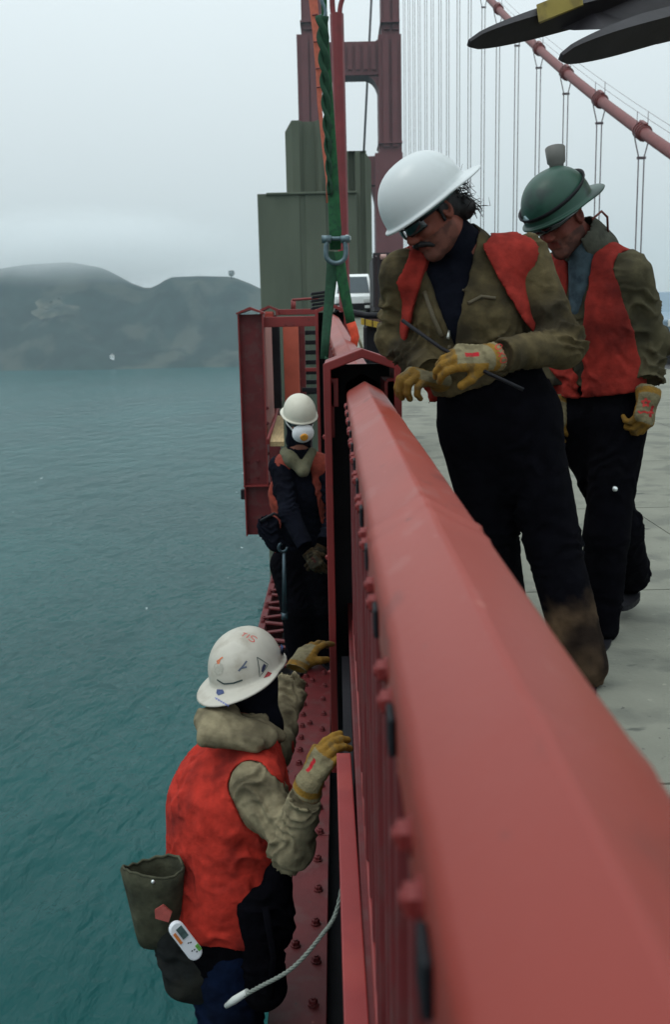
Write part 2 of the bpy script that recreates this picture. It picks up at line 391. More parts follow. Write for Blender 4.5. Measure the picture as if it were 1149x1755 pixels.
# ------------------------------------------------------------------ headland
def hills():
    m = mat('headland_scrub', (.009,.018,.015), rough=1, var=.6, vscale=.030, col2=(.050,.054,.042), c2amt=.9, c2scale=.011, detail=8, c2edge=(.51,.60), bump=1.0, bscale=.05, spec=.1)
    # silhouette in photo pixels -> height of the ridge along the shore
    sil = [(-900,470),(-300,462),(0,462),(60,452),(130,447),(185,458),(225,482),(260,495),(280,486),(300,474),(350,472),(402,473),(430,484),(456,497),(520,512),(620,520),(800,530),(1400,545)]
    sx = [p[0] for p in sil]; sy = [p[1] for p in sil]
    Y0 = 1755.0
    nx, ny = 260, 90; xs = np.linspace(-2400, 1500, nx); v = []
    for j in range(ny):
        t = j/(ny-1)
        for i in range(nx):
            x = xs[i]
            shore = Y0 + 26*math.sin(x*.006) + 14*math.sin(x*.021+1)
            y = shore + t*900
            ry = shore+300
            px = CX + (x/ry)*FPX/1.0
            pyv = np.interp(px, sx, sy); H = at(px, pyv, ry).z - SEA
            f = 1-(1-min(t/.36,1))**1.7 if t < .36 else max(0, 1-((t-.36)/.64)**1.5*.55)
            v.append((x, y, SEA-3 + (H+3)*f))
    v = np.array(v); n1 = fbm(v*.006, 5); n2 = fbm(np.stack([v[:,0]*.011, v[:,1]*.002, v[:,2]*0], 1)+5, 4)
    tt = np.repeat(np.arange(ny)/(ny-1), nx); env = np.clip(tt/.1, 0, 1)*np.clip(np.abs(tt-.36)/.12, 0.06, 1)
    v[:,2] += env*(n1*26 + (np.abs(n2)-.3)*120*np.clip((.36-tt)/.2, 0, 1)); v[:,1] += env*n2*30
    q = [(j*nx+i, j*nx+i+1, (j+1)*nx+i+1, (j+1)*nx+i) for j in range(ny-1) for i in range(nx-1)]
    o = np_obj('hills', v, np.array(q), m, None); tag(o, kind='structure')
    # tan meadow on the left slope
    return o
HILL = hills()
bpy.context.view_layer.update()
from mathutils.bvhtree import BVHTree
_hb = BVHTree.FromPolygons([v.co for v in HILL.data.vertices], [p.vertices for p in HILL.data.polygons])
def on_hill(px, py):
    d = (_f + _r*((px-CX)/FPX) + _u*((CY-py)/FPX)).normalized()
    h = _hb.ray_cast(EYE, d); return h[0], h[1]
def meadow(cx, cy, rx, ry, n, label, name='meadow'):
    pts = []; mb = MB()
    ring = []
    for i in range(28):
        a = 2*math.pi*i/28; k = 1+.25*math.sin(3*a+1)+.12*random.uniform(-1,1)
        ring.append((cx+rx*k*math.cos(a), cy+ry*k*math.sin(a)))
    rows = []
    for s_ in (0.0,.35,.7,1.0):
        rows.append([on_hill(cx+(p[0]-cx)*s_, cy+(p[1]-cy)*s_) for p in ring])
    vs = []; fs = []
    for r_ in rows:
        for h, nn in r_:
            if h is None: return
            vs.append(h+nn*5)
    for k in range(3):
        for i in range(28): q = (i+1) % 28; fs.append((k*28+i, k*28+q, (k+1)*28+q, (k+1)*28+i))
    mb.add(vs, fs, True)
    m = mat('dry_grass', (.085,.080,.055), rough=1, var=.35, vscale=.03, col2=(.016,.024,.017), c2amt=1.0, c2scale=.022, c2edge=(.42,.56))
    o = mb.build(name, m, fixn=False); tag(o, kind='structure')
meadow(92, 533, 38, 17, 1, '')

# tree on the right-hand headland and a small white building at the waterline
def hill_tree(px, py, s, label):
    h, nn = on_hill(px, py)
    if h is None: return
    t = thing('hill_tree', label, 'tree', h)
    MB().tube([h-V(0,0,2), h+V(.2,0,s*.45), h+V(0,0,s*.8)], [s*.07, s*.05, s*.03], 7).build('trunk', M_dark, t)
    leaf = MB()
    for i in range(420):
        a = random.random()*6.283; r_ = s*.36*math.sqrt(random.random()); z = s*(.30+.65*random.random())
        c = h+V(r_*math.cos(a)*(1.0 if z > s*.5 else .8)*(1.15-.75*abs(z/s-.6)), r_*math.sin(a), z); e = s*.055
        ax = Vector((random.uniform(-1,1), random.uniform(-1,1), random.uniform(-1,1))).normalized(); bx = ax.orthogonal().normalized()
        leaf.add([c-ax*e, c-bx*e*.6, c+ax*e, c+bx*e*.6], [(0,1,2,3)])
    leaf.build('crown', mat('cypress', (.022,.03,.018), rough=1, var=.3, vscale=.4), t, fixn=False)
hill_tree(397, 478, 17, 'lone dark tree on the flat top of the right headland')
hill_tree(88, 524, 9, 'small dark bush at the lower end of the dry meadow')
hill_tree(100, 517, 8, 'small dark bush at the upper end of the dry meadow')
h = on_hill(192, 615)[0] or at(192, 617, 1760)
t = thing('shore_hut', 'tiny white building at the foot of the headland', 'building', h)
mw = mat('white_paint', (.75,.76,.74), rough=.6, var=.05)
MB().box(h+V(-3.5,-3,-2), h+V(3.5,3,6)).build('wall', mw, t)
MB().prism([(-4,0),(4,0),(0,3)], h+V(0,-3.4,6.02), (1,0,0), (0,0,1), (0,1,0), 6.8).build('roof', mat('hut_roof', (.35,.33,.32), rough=.8), t)
for dx in (-2.5, 2.5): MB().box(h+V(dx*.7-.7,-3.1,2), h+V(dx*.7+.7,-3.02,4)).build('window', M_dark, t)

# ------------------------------------------------------------------ sidewalk and roadway
sw = thing('sidewalk', None, None); tag(sw, kind='structure')
ys = [-1.5,.55,2.52,4.45,6.4,8.4,10.4,12.4,14.4,17,20,24,28,33,38,44,50]
for i in range(len(ys)-1):
    a, b_ = ys[i], ys[i+1]
    for (x0, x1) in ((.24, 1.9), (1.908, 3.6), (3.608, 6.4)):
        mb = MB(); g = .006
        z0, z1 = gz(a), gz(b_)
        mb.add([(x0,a+g,z0),(x1,a+g,z0),(x1,b_-g,z1),(x0,b_-g,z1),(x0,a+g,z0-.2),(x1,a+g,z0-.2),(x1,b_-g,z1-.2),(x0,b_-g,z1-.2)],
               [(0,1,2,3),(0,4,5,1),(1,5,6,2),(2,6,7,3),(3,7,4,0),(7,6,5,4)])
        mb.build('slab', M_conc, sw)
mb = MB(); vs = []; fs = []
yy = [-3,0,5,10,15,20,25,30,35,40,45,50,330,480]
for y in yy:
    z = gz(y)-.15
    vs += [(.2 if y <= 50 else .6 - (y-50)*.0286, y, z), (30-(y*.0288), y, z)]
for i in range(len(yy)-1): fs.append((2*i, 2*i+1, 2*i+3, 2*i+2))
o = (lambda mb: mb.add(vs, fs).build('roadway', M_asph, fixn=False))(MB()); tag(o, kind='structure')
for s_ in (10.5, 17):
    mb = MB()
    for i in range(12):
        p = [B(s_-.07, 4+i*8), B(s_+.07, 4+i*8), B(s_+.07, 7+i*8), B(s_-.07, 7+i*8)]
        mb.add([(q.x, q.y, gz(q.y)-.146+(.001 if q.y>50 else 0)) for q in p], [(0,1,2,3)])
    o = mb.build('lane_marking', mat('road_white', (.6,.6,.57), rough=.8), fixn=False); tag(o, kind='structure')

# ------------------------------------------------------------------ tower (about 330 m off)
TY = 330.0; MPX = TY/FPX*1.0
def tp(px, py, Y=TY): return at(px, py, Y)
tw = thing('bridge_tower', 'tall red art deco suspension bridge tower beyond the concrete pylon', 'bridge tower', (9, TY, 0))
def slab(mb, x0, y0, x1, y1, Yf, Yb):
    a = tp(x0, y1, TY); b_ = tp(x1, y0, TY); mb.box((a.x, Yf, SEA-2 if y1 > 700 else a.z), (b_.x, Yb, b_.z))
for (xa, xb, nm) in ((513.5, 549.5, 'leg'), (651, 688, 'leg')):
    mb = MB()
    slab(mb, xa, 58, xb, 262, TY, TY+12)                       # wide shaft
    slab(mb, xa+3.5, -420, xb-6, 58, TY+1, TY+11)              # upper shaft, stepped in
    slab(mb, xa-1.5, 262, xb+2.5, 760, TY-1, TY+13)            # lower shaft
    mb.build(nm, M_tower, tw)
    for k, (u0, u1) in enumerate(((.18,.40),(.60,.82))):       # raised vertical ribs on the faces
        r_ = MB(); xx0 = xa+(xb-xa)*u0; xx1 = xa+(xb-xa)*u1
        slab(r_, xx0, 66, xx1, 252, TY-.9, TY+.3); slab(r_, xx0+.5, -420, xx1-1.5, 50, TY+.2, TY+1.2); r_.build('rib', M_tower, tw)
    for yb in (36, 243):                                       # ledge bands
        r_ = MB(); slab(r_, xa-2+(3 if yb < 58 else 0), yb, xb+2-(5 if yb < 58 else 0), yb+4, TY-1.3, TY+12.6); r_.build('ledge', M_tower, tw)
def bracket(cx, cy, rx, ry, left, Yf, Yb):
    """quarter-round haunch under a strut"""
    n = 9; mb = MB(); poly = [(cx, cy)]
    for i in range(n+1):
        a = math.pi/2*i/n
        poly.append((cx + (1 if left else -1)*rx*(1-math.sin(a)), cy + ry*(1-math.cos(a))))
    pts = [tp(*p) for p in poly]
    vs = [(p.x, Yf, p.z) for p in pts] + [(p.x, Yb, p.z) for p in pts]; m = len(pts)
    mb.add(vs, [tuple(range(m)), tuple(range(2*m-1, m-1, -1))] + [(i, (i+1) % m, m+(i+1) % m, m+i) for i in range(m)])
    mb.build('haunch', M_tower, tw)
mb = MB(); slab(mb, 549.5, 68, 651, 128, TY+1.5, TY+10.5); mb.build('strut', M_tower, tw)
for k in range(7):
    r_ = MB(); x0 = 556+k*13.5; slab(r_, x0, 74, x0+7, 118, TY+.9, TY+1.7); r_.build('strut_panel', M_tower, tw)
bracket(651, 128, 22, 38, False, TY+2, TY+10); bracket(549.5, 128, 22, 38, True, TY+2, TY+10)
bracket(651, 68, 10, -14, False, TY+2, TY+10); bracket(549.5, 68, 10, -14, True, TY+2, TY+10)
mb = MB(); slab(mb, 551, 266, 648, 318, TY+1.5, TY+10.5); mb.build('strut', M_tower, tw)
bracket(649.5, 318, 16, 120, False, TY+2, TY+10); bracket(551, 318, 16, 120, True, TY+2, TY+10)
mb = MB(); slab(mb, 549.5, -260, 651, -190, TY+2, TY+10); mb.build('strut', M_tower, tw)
# dark far-side cable that shows through the portal
a, b_ = at(645, -160, 420), at(622, 300, 420)
solo(MB().tube([a, b_], .45, 8), 'far_cable', mat('far_cable_paint', (.05,.04,.045), rough=.7), 'thin dark cable slanting down behind the tower portal', 'cable', b_)

# ------------------------------------------------------------------ concrete pylon
PY = 80.0
py_ = thing('concrete_pylon', 'massive grey-green concrete pylon with stepped top beside the sidewalk', 'pylon', (-1.2, PY, 0))
def pblock(name, x0, y0, x1, y1, Yf, Yb, cham=.35, notch=True, grooves=()):
    a = at(x0, y1, Yf); b_ = at(x1, y0, Yf); X0, X1, Z0, Z1 = a.x, b_.x, (SEA-2 if y1 > 700 else a.z), b_.z
    c = cham; poly = [(X0,Yf+c),(X0+c,Yf)]
    for g in grooves:
        gx = X0+(X1-X0)*g[0]; gw = g[1]; poly += [(gx-gw,Yf),(gx-gw*.6,Yf+g[2]),(gx+gw*.6,Yf+g[2]),(gx+gw,Yf)]
    poly += [(X1-c,Yf),(X1,Yf+c),(X1,Yb),(X0,Yb)]
    mb = MB(); n = len(poly)
    top = [Z1-(.75 if notch and (i in (0,) or p[0] >= X1-.01 and p[1] < Yb) else 0) for i, p in enumerate(poly)]
    mb.add([(p[0],p[1],Z0) for p in poly]+[(p[0],p[1],top[i]) for i, p in enumerate(poly)],
           [tuple(range(n-1,-1,-1)), tuple(range(n,2*n))]+[(i,(i+1)%n,n+(i+1)%n,n+i) for i in range(n)])
    return mb.build(name, M_pyl, py_)
pblock('base', 456.5, 329, 612, 800, PY, PY+9, .12, False, ((.45,.25,.12),(.72,.3,.18)))
pblock('upper_shaft', 491, 205, 562, 331, PY+1.6, PY+8, .55, True, ((.55,.75,.6),))
pblock('upper_shaft', 596, 258, 636.5, 800, PY+.7, PY+8.5, .5, True, ((.30,.35,.5),(.72,.25,.25)))
pblock('upper_shaft', 545, 262, 600, 332, PY+3, PY+7.5, .4, True, ((.5,.4,.4),))
a = at(452.5, 334, PY-.3); b_ = at(612.5, 326.5, PY-.3)
MB().box((a.x+.15, PY-.18, a.z), (b_.x, PY+9.1, b_.z), .05).build('coping', M_pyl, py_)
# ------------------------------------------------------------------ main cable and suspenders on the far side
CS = 28.0
def cab_hit(px, py):
    d = _f + _r*((px-CX)/FPX) + _u*((CY-py)/FPX); k = CS/(d.x*math.cos(AX)-d.y*math.sin(AX)); p = EYE+d*k
    return p.x*math.sin(AX)+p.y*math.cos(AX), p.z
_cp = [cab_hit(1149, 266), cab_hit(985, 127), cab_hit(840, 2)]
_cf = np.polyfit([c[0] for c in _cp]+[330.0], [c[1] for c in _cp]+[150.0], 2)
def cab_t(px): return cab_hit(px, 250)[0]
def cable_pt(t):
    return float(np.polyval(_cf, t))
    t0, z0 = 76.7, 14.2; t1, z1 = 152.0, 50.2; t2, z2 = 330.0, 152.0
    l0 = (t-t1)*(t-t2)/((t0-t1)*(t0-t2)); l1 = (t-t0)*(t-t2)/((t1-t0)*(t1-t2)); l2 = (t-t0)*(t-t1)/((t2-t0)*(t2-t1))
    return z0*l0+z1*l1+z2*l2
mc = thing('main_cable', 'thick red main suspension cable sloping down at upper right', 'cable', B(CS, 76, 0))
M_cable = mat('cable_paint', (.14,.030,.028), rough=.55, var=.12, vscale=2, col2=(.2,.04,.04), c2amt=.4, c2scale=3)
MB().tube([B(CS, 40+i*6, cable_pt(40+i*6)) for i in range(50)], .47, 16).build('cable', M_cable, mc)
sx = [1101, 1027, 969, 922, 885, 853, 828, 805, 786, 768, 755, 742, 731, 720, 711, 703, 695]
M_rope = mat('suspender_rope', (.11,.08,.09), rough=.6, var=.1, spec=.3)
nth = ['second','third','fourth','fifth','sixth','seventh','eighth','ninth','tenth','eleventh','twelfth','thirteenth','fourteenth','fifteenth','sixteenth','seventeenth']
ad = (B(0,1)-B(0,0)).normalized(); bd = (B(1,0)-B(0,0)).normalized()
for i, x in enumerate(sx):
    t = cab_t(x); z = cable_pt(t); dz = (cable_pt(t+.5)-cable_pt(t-.5)); dv = (ad+V(0,0,dz)).normalized(); c = B(CS, t, z)
    # band round the cable
    bnd = MB().tube([c-dv*.75, c-dv*.72, c+dv*.72, c+dv*.75], [.50,.60,.60,.50], 16)
    for k in (-.5, 0, .5): bnd.tube([c+dv*(k-.09), c+dv*(k+.09)], .68, 16)
    up = dv.cross((B(1,0)-B(0,0)).normalized()); up = -up if up.z < 0 else up
    bnd.obox(c+up*.66, dv, (B(1,0)-B(0,0)).normalized(), up, .7, .16, .12)
    bnd.build('cable_band', M_cable, mc)
    lab = 'nearest pair of suspender ropes, farthest right in the picture' if i == 0 else '%s pair of suspender ropes from the right, hanging from the main cable' % nth[i-1]
    s = thing('suspender_rope_pair', lab, 'suspender rope', B(CS, t, 0), 'suspender ropes under the far cable')
    for e in (-1, 1):
        MB().tube([c+bd*e*.66+V(0,0,.1), c+bd*e*.58-V(0,0,.6), c+bd*e*.25-V(0,0,1.9), c+bd*e*.23-V(0,0,2.3), B(CS, t, -3)+bd*e*.23], .055, 6).build('rope', M_rope, s)
    MB().obox(c-V(0,0,2.05), bd, ad, (0,0,1), .36, .1, .10).build('separator_clamp', M_rope, s)
# thin hand lines above the cable
hl = thing('cable_hand_line', 'pair of thin hand lines on stanchions above the main cable', 'hand line', B(CS, 60, 10))
for e in (-.45, .45):
    MB().tube([B(CS+e, 50+i*8, cable_pt(50+i*8)+1.55) for i in range(30)], .018, 5).build('line', M_rope, hl)
    for i, x in enumerate(sx[:9]):
        t = cab_t(x); c = B(CS+e, t, cable_pt(t)); MB().tube([c+V(0,0,.3), c+V(0,0,1.6)], .03, 5).build('stanchion', M_rope, hl)
# far parapet of the roadway
fr = thing('far_parapet', 'low red railing along the far side of the roadway', 'railing', B(27, 30, 0))
for i in range(24):
    t = 6+i*4; p = B(27, t); z = gz(p.y)
    MB().box((p.x-.08,p.y-.1,z-.15),(p.x+.08,p.y+.1,z+1.1)).build('post', M_steel2, fr)
MB().tube([B(27, 4+i*8, gz(4+i*8)+1.1) for i in range(13)], .09, 6).build('top_rail', M_steel2, fr)
MB().tube([B(27, 4+i*8, gz(4+i*8)+.15) for i in range(13)], .07, 6).build('bottom_rail', M_steel2, fr)
# ------------------------------------------------------------------ near handrail
def atz(px, py, z):
    d = _f + _r*((px-CX)/FPX) + _u*((CY-py)/FPX); return EYE + d*((z-EYE.z)/d.z)
PROF = [(.050,.900),(.042,.908),(.040,.920),(.040,.974),(.0425,.983),(.050,.991),(.080,1.0075),(.107,1.0235),(.112,1.0255),(.117,1.0235),(.146,1.0075),(.176,.991),(.184,.984),(.187,.975),(.187,.920),(.185,.908),(.177,.900)]
def rail_mesh(y0, y1, path, seams, seed, step=.02):
    """path(Y) -> (dx, dz); slightly uneven plate with brushed paint"""
    n = len(PROF); ysr = np.arange(y0, y1+1e-6, step); vs = []
    P = np.array(PROF); c = P.mean(0)
    nrm = P-c; nrm /= np.linalg.norm(nrm, axis=1)[:,None]
    for y in ysr:
        dx, dz = path(y)
        lift = sum(h*math.exp(-((y-s-.010*math.sin(9*0))/wd)**2) for s, h, wd in seams)
        for k, (x, z) in enumerate(PROF):
            s_, h_, w_ = 0, 0, 0; l = 0
            for s, h, wd in seams: l += h*math.exp(-((y-s-.02*math.sin(k*1.1)-.004*math.sin(k*3.7))/wd)**2)
            vs.append((x+dx+nrm[k][0]*l, y, z+dz+nrm[k][1]*l))
    vs = np.array(vs); dd = .0020*fbm(vs*np.array([9,4,9])+seed, 3)
    cc = np.tile(nrm, (len(ysr),1)); vs[:,0] += cc[:,0]*dd; vs[:,2] += cc[:,1]*dd
    m = len(ysr); fs = [(i*n+k, i*n+(k+1)%n, (i+1)*n+(k+1)%n, (i+1)*n+k) for i in range(m-1) for k in range(n)]
    mb = MB(); mb.add(vs, fs, True); mb.add(vs[:n], [tuple(range(n))]); mb.add(vs[-n:], [tuple(range(n-1,-1,-1))]); return mb
hr = thing('handrail', 'broad peaked red steel handrail running out from the camera', 'handrail', (.112, 2, 0))
tr = rail_mesh(-.8, 3.97, lambda y: (0,0), [(1.27,.0042,.013),(1.19,.0024,.022),(.55,.0016,.02),(2.1,.0012,.015),(2.9,.0015,.012)], 3).build('top_rail', M_rail, hr)
# pickets
pk = MB().box((.052-.0,-.012,.065), (.088,.012,.905), .003)
pk0 = pk.build('picket', M_steel, hr, True); pk0.data.transform(Matrix.Translation(Vector(hr['org'])-Vector((0,0,0))))
bpy.data.objects.remove(pk0)
def child_mesh(mb, name, m):
    me = bpy.data.meshes.new(name); me.from_pydata([tuple(v) for v in mb.v], [], mb.f); me.update(); me.polygons.foreach_set('use_smooth', mb.sm)
    bm = bmesh.new(); bm.from_mesh(me); bmesh.ops.remove_doubles(bm, verts=bm.verts, dist=1e-5); bmesh.ops.recalc_face_normals(bm, faces=bm.faces); bm.to_mesh(me); bm.free()
    me.materials.append(m); return me
def place(me, name, parent, pos, rot=None):
    o = bpy.data.objects.new(name, me); COL.objects.link(o); o.parent = parent
    o.location = Vector(pos)-Vector(parent['org'])
    if rot is not None: o.rotation_euler = rot
    return o
me_pk = child_mesh(MB().box((-.020,-.016,.0), (.020,.016,.845), .005), 'picket', M_steel2)
y = .12
while y < 3.88: place(me_pk, 'picket', hr, (.068+random.uniform(-.003,.004), y, .06)); y += .15
MB().box((.046,-.6,.022), (.092,3.93,.058), .004).build('bottom_rail', M_steel, hr)
# bolts in pairs along the outer skirt, slot beside each pair
def hexbolt(r, h):
    mb = MB(); mb.tube([(0,0,0),(0,0,h*.25)], r*1.25, 12, smooth=False)
    mb.tube([(0,0,h*.25),(0,0,h*.85),(0,0,h)], [r,r,r*.8], 6, smooth=False); mb.tube([(0,0,h),(0,0,h*1.25)], [r*.55,r*.45], 8); return mb
me_bolt = child_mesh(hexbolt(.0105,.010), 'bolt', M_steel)
me_boltd = child_mesh(hexbolt(.016,.022), 'bolt', M_steel2)
me_slot = child_mesh(MB().box((-.006,-.018,-.016),(.0,.018,.016), .002), 'slot', M_dark)
for i in range(12):
    yc = .52+i*.292
    if yc > 3.85: break
    for e in (-.036, .036): place(me_bolt, 'bolt', hr, (.0405, yc+e+random.uniform(-.004,.004), .945), (0,-math.pi/2,0))
    place(me_slot, 'slot', hr, (.0402, yc-.085, .940))
# ------------------------------------------------------------------ rail post (hollow peaked housing)
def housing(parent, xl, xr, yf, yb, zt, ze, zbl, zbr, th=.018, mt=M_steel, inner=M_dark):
    xm = (xl+xr)/2
    def poly(i): return [(xl+i, 0), (xl+i, ze-i*.5), (xm, zt-i), (xr-i, ze-i*.5), (xr-i, 0)]
    mb = MB()   # roof and walls
    mb.prism([(xl,zbl),(xl,ze),(xm,zt),(xr,ze),(xr,zbr),(xr-th,zbr),(xr-th,ze-th*.6),(xm,zt-th*1.1),(xl+th,ze-th*.6),(xl+th,zbl)], (0,yf,0), (1,0,0), (0,0,1), (0,1,0), yb-yf)
    sh = mb.build('post_shell', mt, parent)
    bv = sh.modifiers.new('b', 'BEVEL'); bv.width = .004; bv.segments = 2
    # front lip round the opening
    l = .026
    lip = MB().prism([(xl-.004,zbl),(xl-.004,ze+.002),(xm,zt+.006),(xr+.004,ze+.002),(xr+.004,zbr),(xr-l,zbr),(xr-l,ze-l*.9),(xm,zt-l*1.15),(xl+l,ze-l*.9),(xl+l,zbl)], (0,yf-.012,0), (1,0,0), (0,0,1), (0,1,0), .013)
    lo = lip.build('front_lip', mt, sh); bv = lo.modifiers.new('b', 'BEVEL'); bv.width = .004; bv.segments = 2
    MB().box((xl+th+.001,yb-.02,min(zbl,zbr)), (xr-th-.001,yb-.003,ze-.02)).build('back_plate', inner, sh)  # back plate is black to paint the deep shade inside the post
    return sh
PX0, PX1 = at(556,640,3.95).x, at(687,640,3.95).x
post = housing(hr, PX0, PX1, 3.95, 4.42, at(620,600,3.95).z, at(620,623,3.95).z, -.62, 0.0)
MB().box((PX0+.021,4.0,.80),(PX0+.036,4.40,1.02)).build('stiffener', M_steel, post)
MB().box((PX1-.06,4.0,.02),(PX1-.019,4.40,1.02)).build('stiffener', M_steel, post)
for (xa_, xb_) in ((562,580),(664,681)):
    qa, qb = at(xa_,698,4.0), at(xb_,648,4.0); MB().box((qa.x,4.0,qa.z),(qb.x,4.02,qb.z),.003).build('filler_plate', M_steel, post)
for k in range(3): place(me_bolt, 'bolt', hr, (PX0-.001, 4.02, .80-k*.5), (0,-math.pi/2,0))

# kerb beam, edge angle, fascia with painted gap shade
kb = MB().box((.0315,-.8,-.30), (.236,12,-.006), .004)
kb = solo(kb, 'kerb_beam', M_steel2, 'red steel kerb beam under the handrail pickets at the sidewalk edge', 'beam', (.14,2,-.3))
a, b_, c, d = atz(577,1290,0), atz(602,1290,0), atz(634,1755,0), atz(590,1755,0)
def ext(p, q, k): return q+(q-p)*k
c2, d2 = ext(b_, c, 1.0), ext(a, d, 1.0)
b_.x -= .001
mb = MB(); top = [a, b_, c2, d2]
mb.add(top+[p+V(0,0,-.075) for p in top], [(0,1,2,3),(4,7,6,5),(0,4,5,1),(1,5,6,2),(2,6,7,3),(3,7,4,0)])
ea = solo(mb, 'edge_bar', mat('fresh_paint', (.21,.019,.019), rough=.45, var=.08, vscale=6, col2=(.30,.04,.03), c2amt=.4, c2scale=5, bump=.1, bscale=20), 'bright red steel bar at deck level ending under the gripping glove', 'steel bar', (.02,1.6,-.07))
bv = ea.modifiers.new('b', 'BEVEL'); bv.width = .003; bv.segments = 2
fa = MB().box((.0,-.8,-1.75), (.03,3.90,-.09)); fa.box((-.105,-.8,-1.30),(-.001,12,-1.26))  # flat strip in black stands in for the shaded void beside the chord
solo(fa, 'fascia_and_gap_shade', M_dark, 'black fascia plate and painted gap shade below the edge of the deck', 'steel plate', (0,2,-1))

# ------------------------------------------------------------------ bridge chord the outer workers stand on
ZC = -1.10
ch = thing('bridge_chord', 'laced red bridge chord with bolt rows below the handrail', 'bridge girder', (-.36, 5, ZC))
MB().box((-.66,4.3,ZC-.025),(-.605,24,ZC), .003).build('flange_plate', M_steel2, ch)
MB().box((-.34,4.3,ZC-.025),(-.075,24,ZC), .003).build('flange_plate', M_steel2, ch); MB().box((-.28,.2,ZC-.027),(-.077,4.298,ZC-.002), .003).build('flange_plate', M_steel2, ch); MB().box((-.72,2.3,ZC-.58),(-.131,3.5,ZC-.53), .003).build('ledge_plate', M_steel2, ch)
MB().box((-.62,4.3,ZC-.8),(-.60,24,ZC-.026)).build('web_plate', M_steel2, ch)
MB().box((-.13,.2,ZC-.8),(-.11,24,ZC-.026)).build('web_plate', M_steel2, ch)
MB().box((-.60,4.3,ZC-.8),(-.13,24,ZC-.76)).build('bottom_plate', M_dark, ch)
me_lace = child_mesh(MB().obox((0,0,0), V(.25,.10,0).normalized(), V(-.10,.25,0).normalized(), (0,0,1), .178, .024, .006).obox((0,.215,-.013), V(.25,-.10,0).normalized(), V(.10,.25,0).normalized(), (0,0,1), .178, .024, .006), 'lacing_bar', M_steel2)
me_gus = child_mesh(MB().box((-.06,-.05,-.004),(.06,.05,.004)), 'gusset', M_steel2)
for i in range(26):
    y = 4.5+i*.42
    place(me_lace, 'lacing_bar', ch, (-.472, y, ZC+.013))
    for xx, yo in ((-.628,-.06),(-.628,.27),(-.318,.06),(-.318,.16)): place(me_boltd, 'bolt', ch, (xx, y+yo, ZC+.0))
for i in range(40):
    y = 1.2+i*.24
    place(me_boltd, 'bolt', ch, (-.125+.006*(i%2), y, ZC))
    if i % 3 == 0: place(me_boltd, 'bolt', ch, (-.20, y+.1, ZC-.001))
# rows of bolts where the plate shows beyond the near worker
for i in range(10):
    place(me_boltd, 'bolt', ch, (-.245, 4.9+i*.17, ZC)); 

# ------------------------------------------------------------------ rail section hanging in the sling
hs_ = thing('hoisted_rail_section', 'red rail section hanging in the green sling beyond the post', 'rail section', (0, 8, 0))
def path2(y):
    u = (y-4.42)/5.5; return (-.145*u, .010+.315*u)
rail_mesh(4.40, 9.95, path2, [(5.3,.002,.012),(6.6,.0015,.012)], 9, .05).build('top_rail', M_rail, hs_)
y = 4.55
while y < 9.8:
    dx, dz = path2(y); place(me_pk, 'picket', hs_, (.068+dx, y, .06+dz)); y += .15
    if abs((y*100) % 30) < 15: place(me_bolt, 'bolt', hs_, (.0405+dx, y, .945+dz), (0,-math.pi/2,0))
dx, dz = path2(4.4); dx2, dz2 = path2(9.9)
MB().add([(.046+dx,4.45,.03+dz),(.092+dx,4.45,.03+dz),(.092+dx2,9.9,.03+dz2),(.046+dx2,9.9,.03+dz2),(.046+dx,4.45,.065+dz),(.092+dx,4.45,.065+dz),(.092+dx2,9.9,.065+dz2),(.046+dx2,9.9,.065+dz2)],
   [(0,1,2,3),(4,7,6,5),(0,4,5,1),(1,5,6,2),(2,6,7,3),(3,7,4,0)]).build('bottom_rail', M_steel, hs_)
x0, x1 = at(541,540,9.9).x, at(594,540,9.9).x
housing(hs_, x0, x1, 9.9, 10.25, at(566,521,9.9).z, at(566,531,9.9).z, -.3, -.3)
# outrigger post on the water side: web between two flanges, peaked cap
YP = 11.4
def P(x, y, Y=YP): return at(x, y, Y)
xl, xr = P(407.5,560).x, P(451.5,560).x; zt, ze, zs, zb = P(428,526).z, P(428,537).z, P(428,833).z, P(428,919).z
pp = MB(); pp.box((xl+.012,YP+.09,zs),(xr-.012,YP+.105,ze-.01)); op = pp.build('outer_post', M_steel2, hs_)
for xx in (xl, xr-.016): MB().box((xx,YP,zs),(xx+.016,YP+.26,ze),.002).build('flange', M_steel, op)
MB().prism([(xl-.012,ze-.01),(xl-.012,ze+.008),((xl+xr)/2,zt),(xr+.012,ze+.008),(xr+.012,ze-.01),((xl+xr)/2,zt-.03)], (0,YP-.02,0), (1,0,0), (0,0,1), (0,1,0), .30).build('cap', M_steel, op)
MB().box((xl-.004,YP-.004,zs-.012),(xr+.004,YP+.264,zs+.004)).build('splice_plate', M_steel, op)
MB().box((xl+.02,YP+.09,zb),(xr+.03,YP+.105,zs-.012)).build('lower_web', M_steel2, op)
for xx in (xl+.006, xr+.02): MB().box((xx,YP,zb),(xx+.016,YP+.26,zs-.012),.002).build('flange', M_steel, op)
MB().box((xl-.05,YP+.1,P(412,859).z),(xl+.02,YP+.2,P(412,842).z), .01).build('bracket', M_dark, op)
for (bx, by) in ((424,793),(441,792),(425,822),(441,821)):
    q = P(bx, by); place(me_boltd, 'bolt', hs_, (q.x, YP+.089, q.z), (math.pi/2,0,0))
for k in range(7):
    q = P(462-2*(k%1), 700+k*26); place(me_boltd, 'bolt', hs_, (xr+.002, YP+.05, q.z), (0,math.pi/2,0))
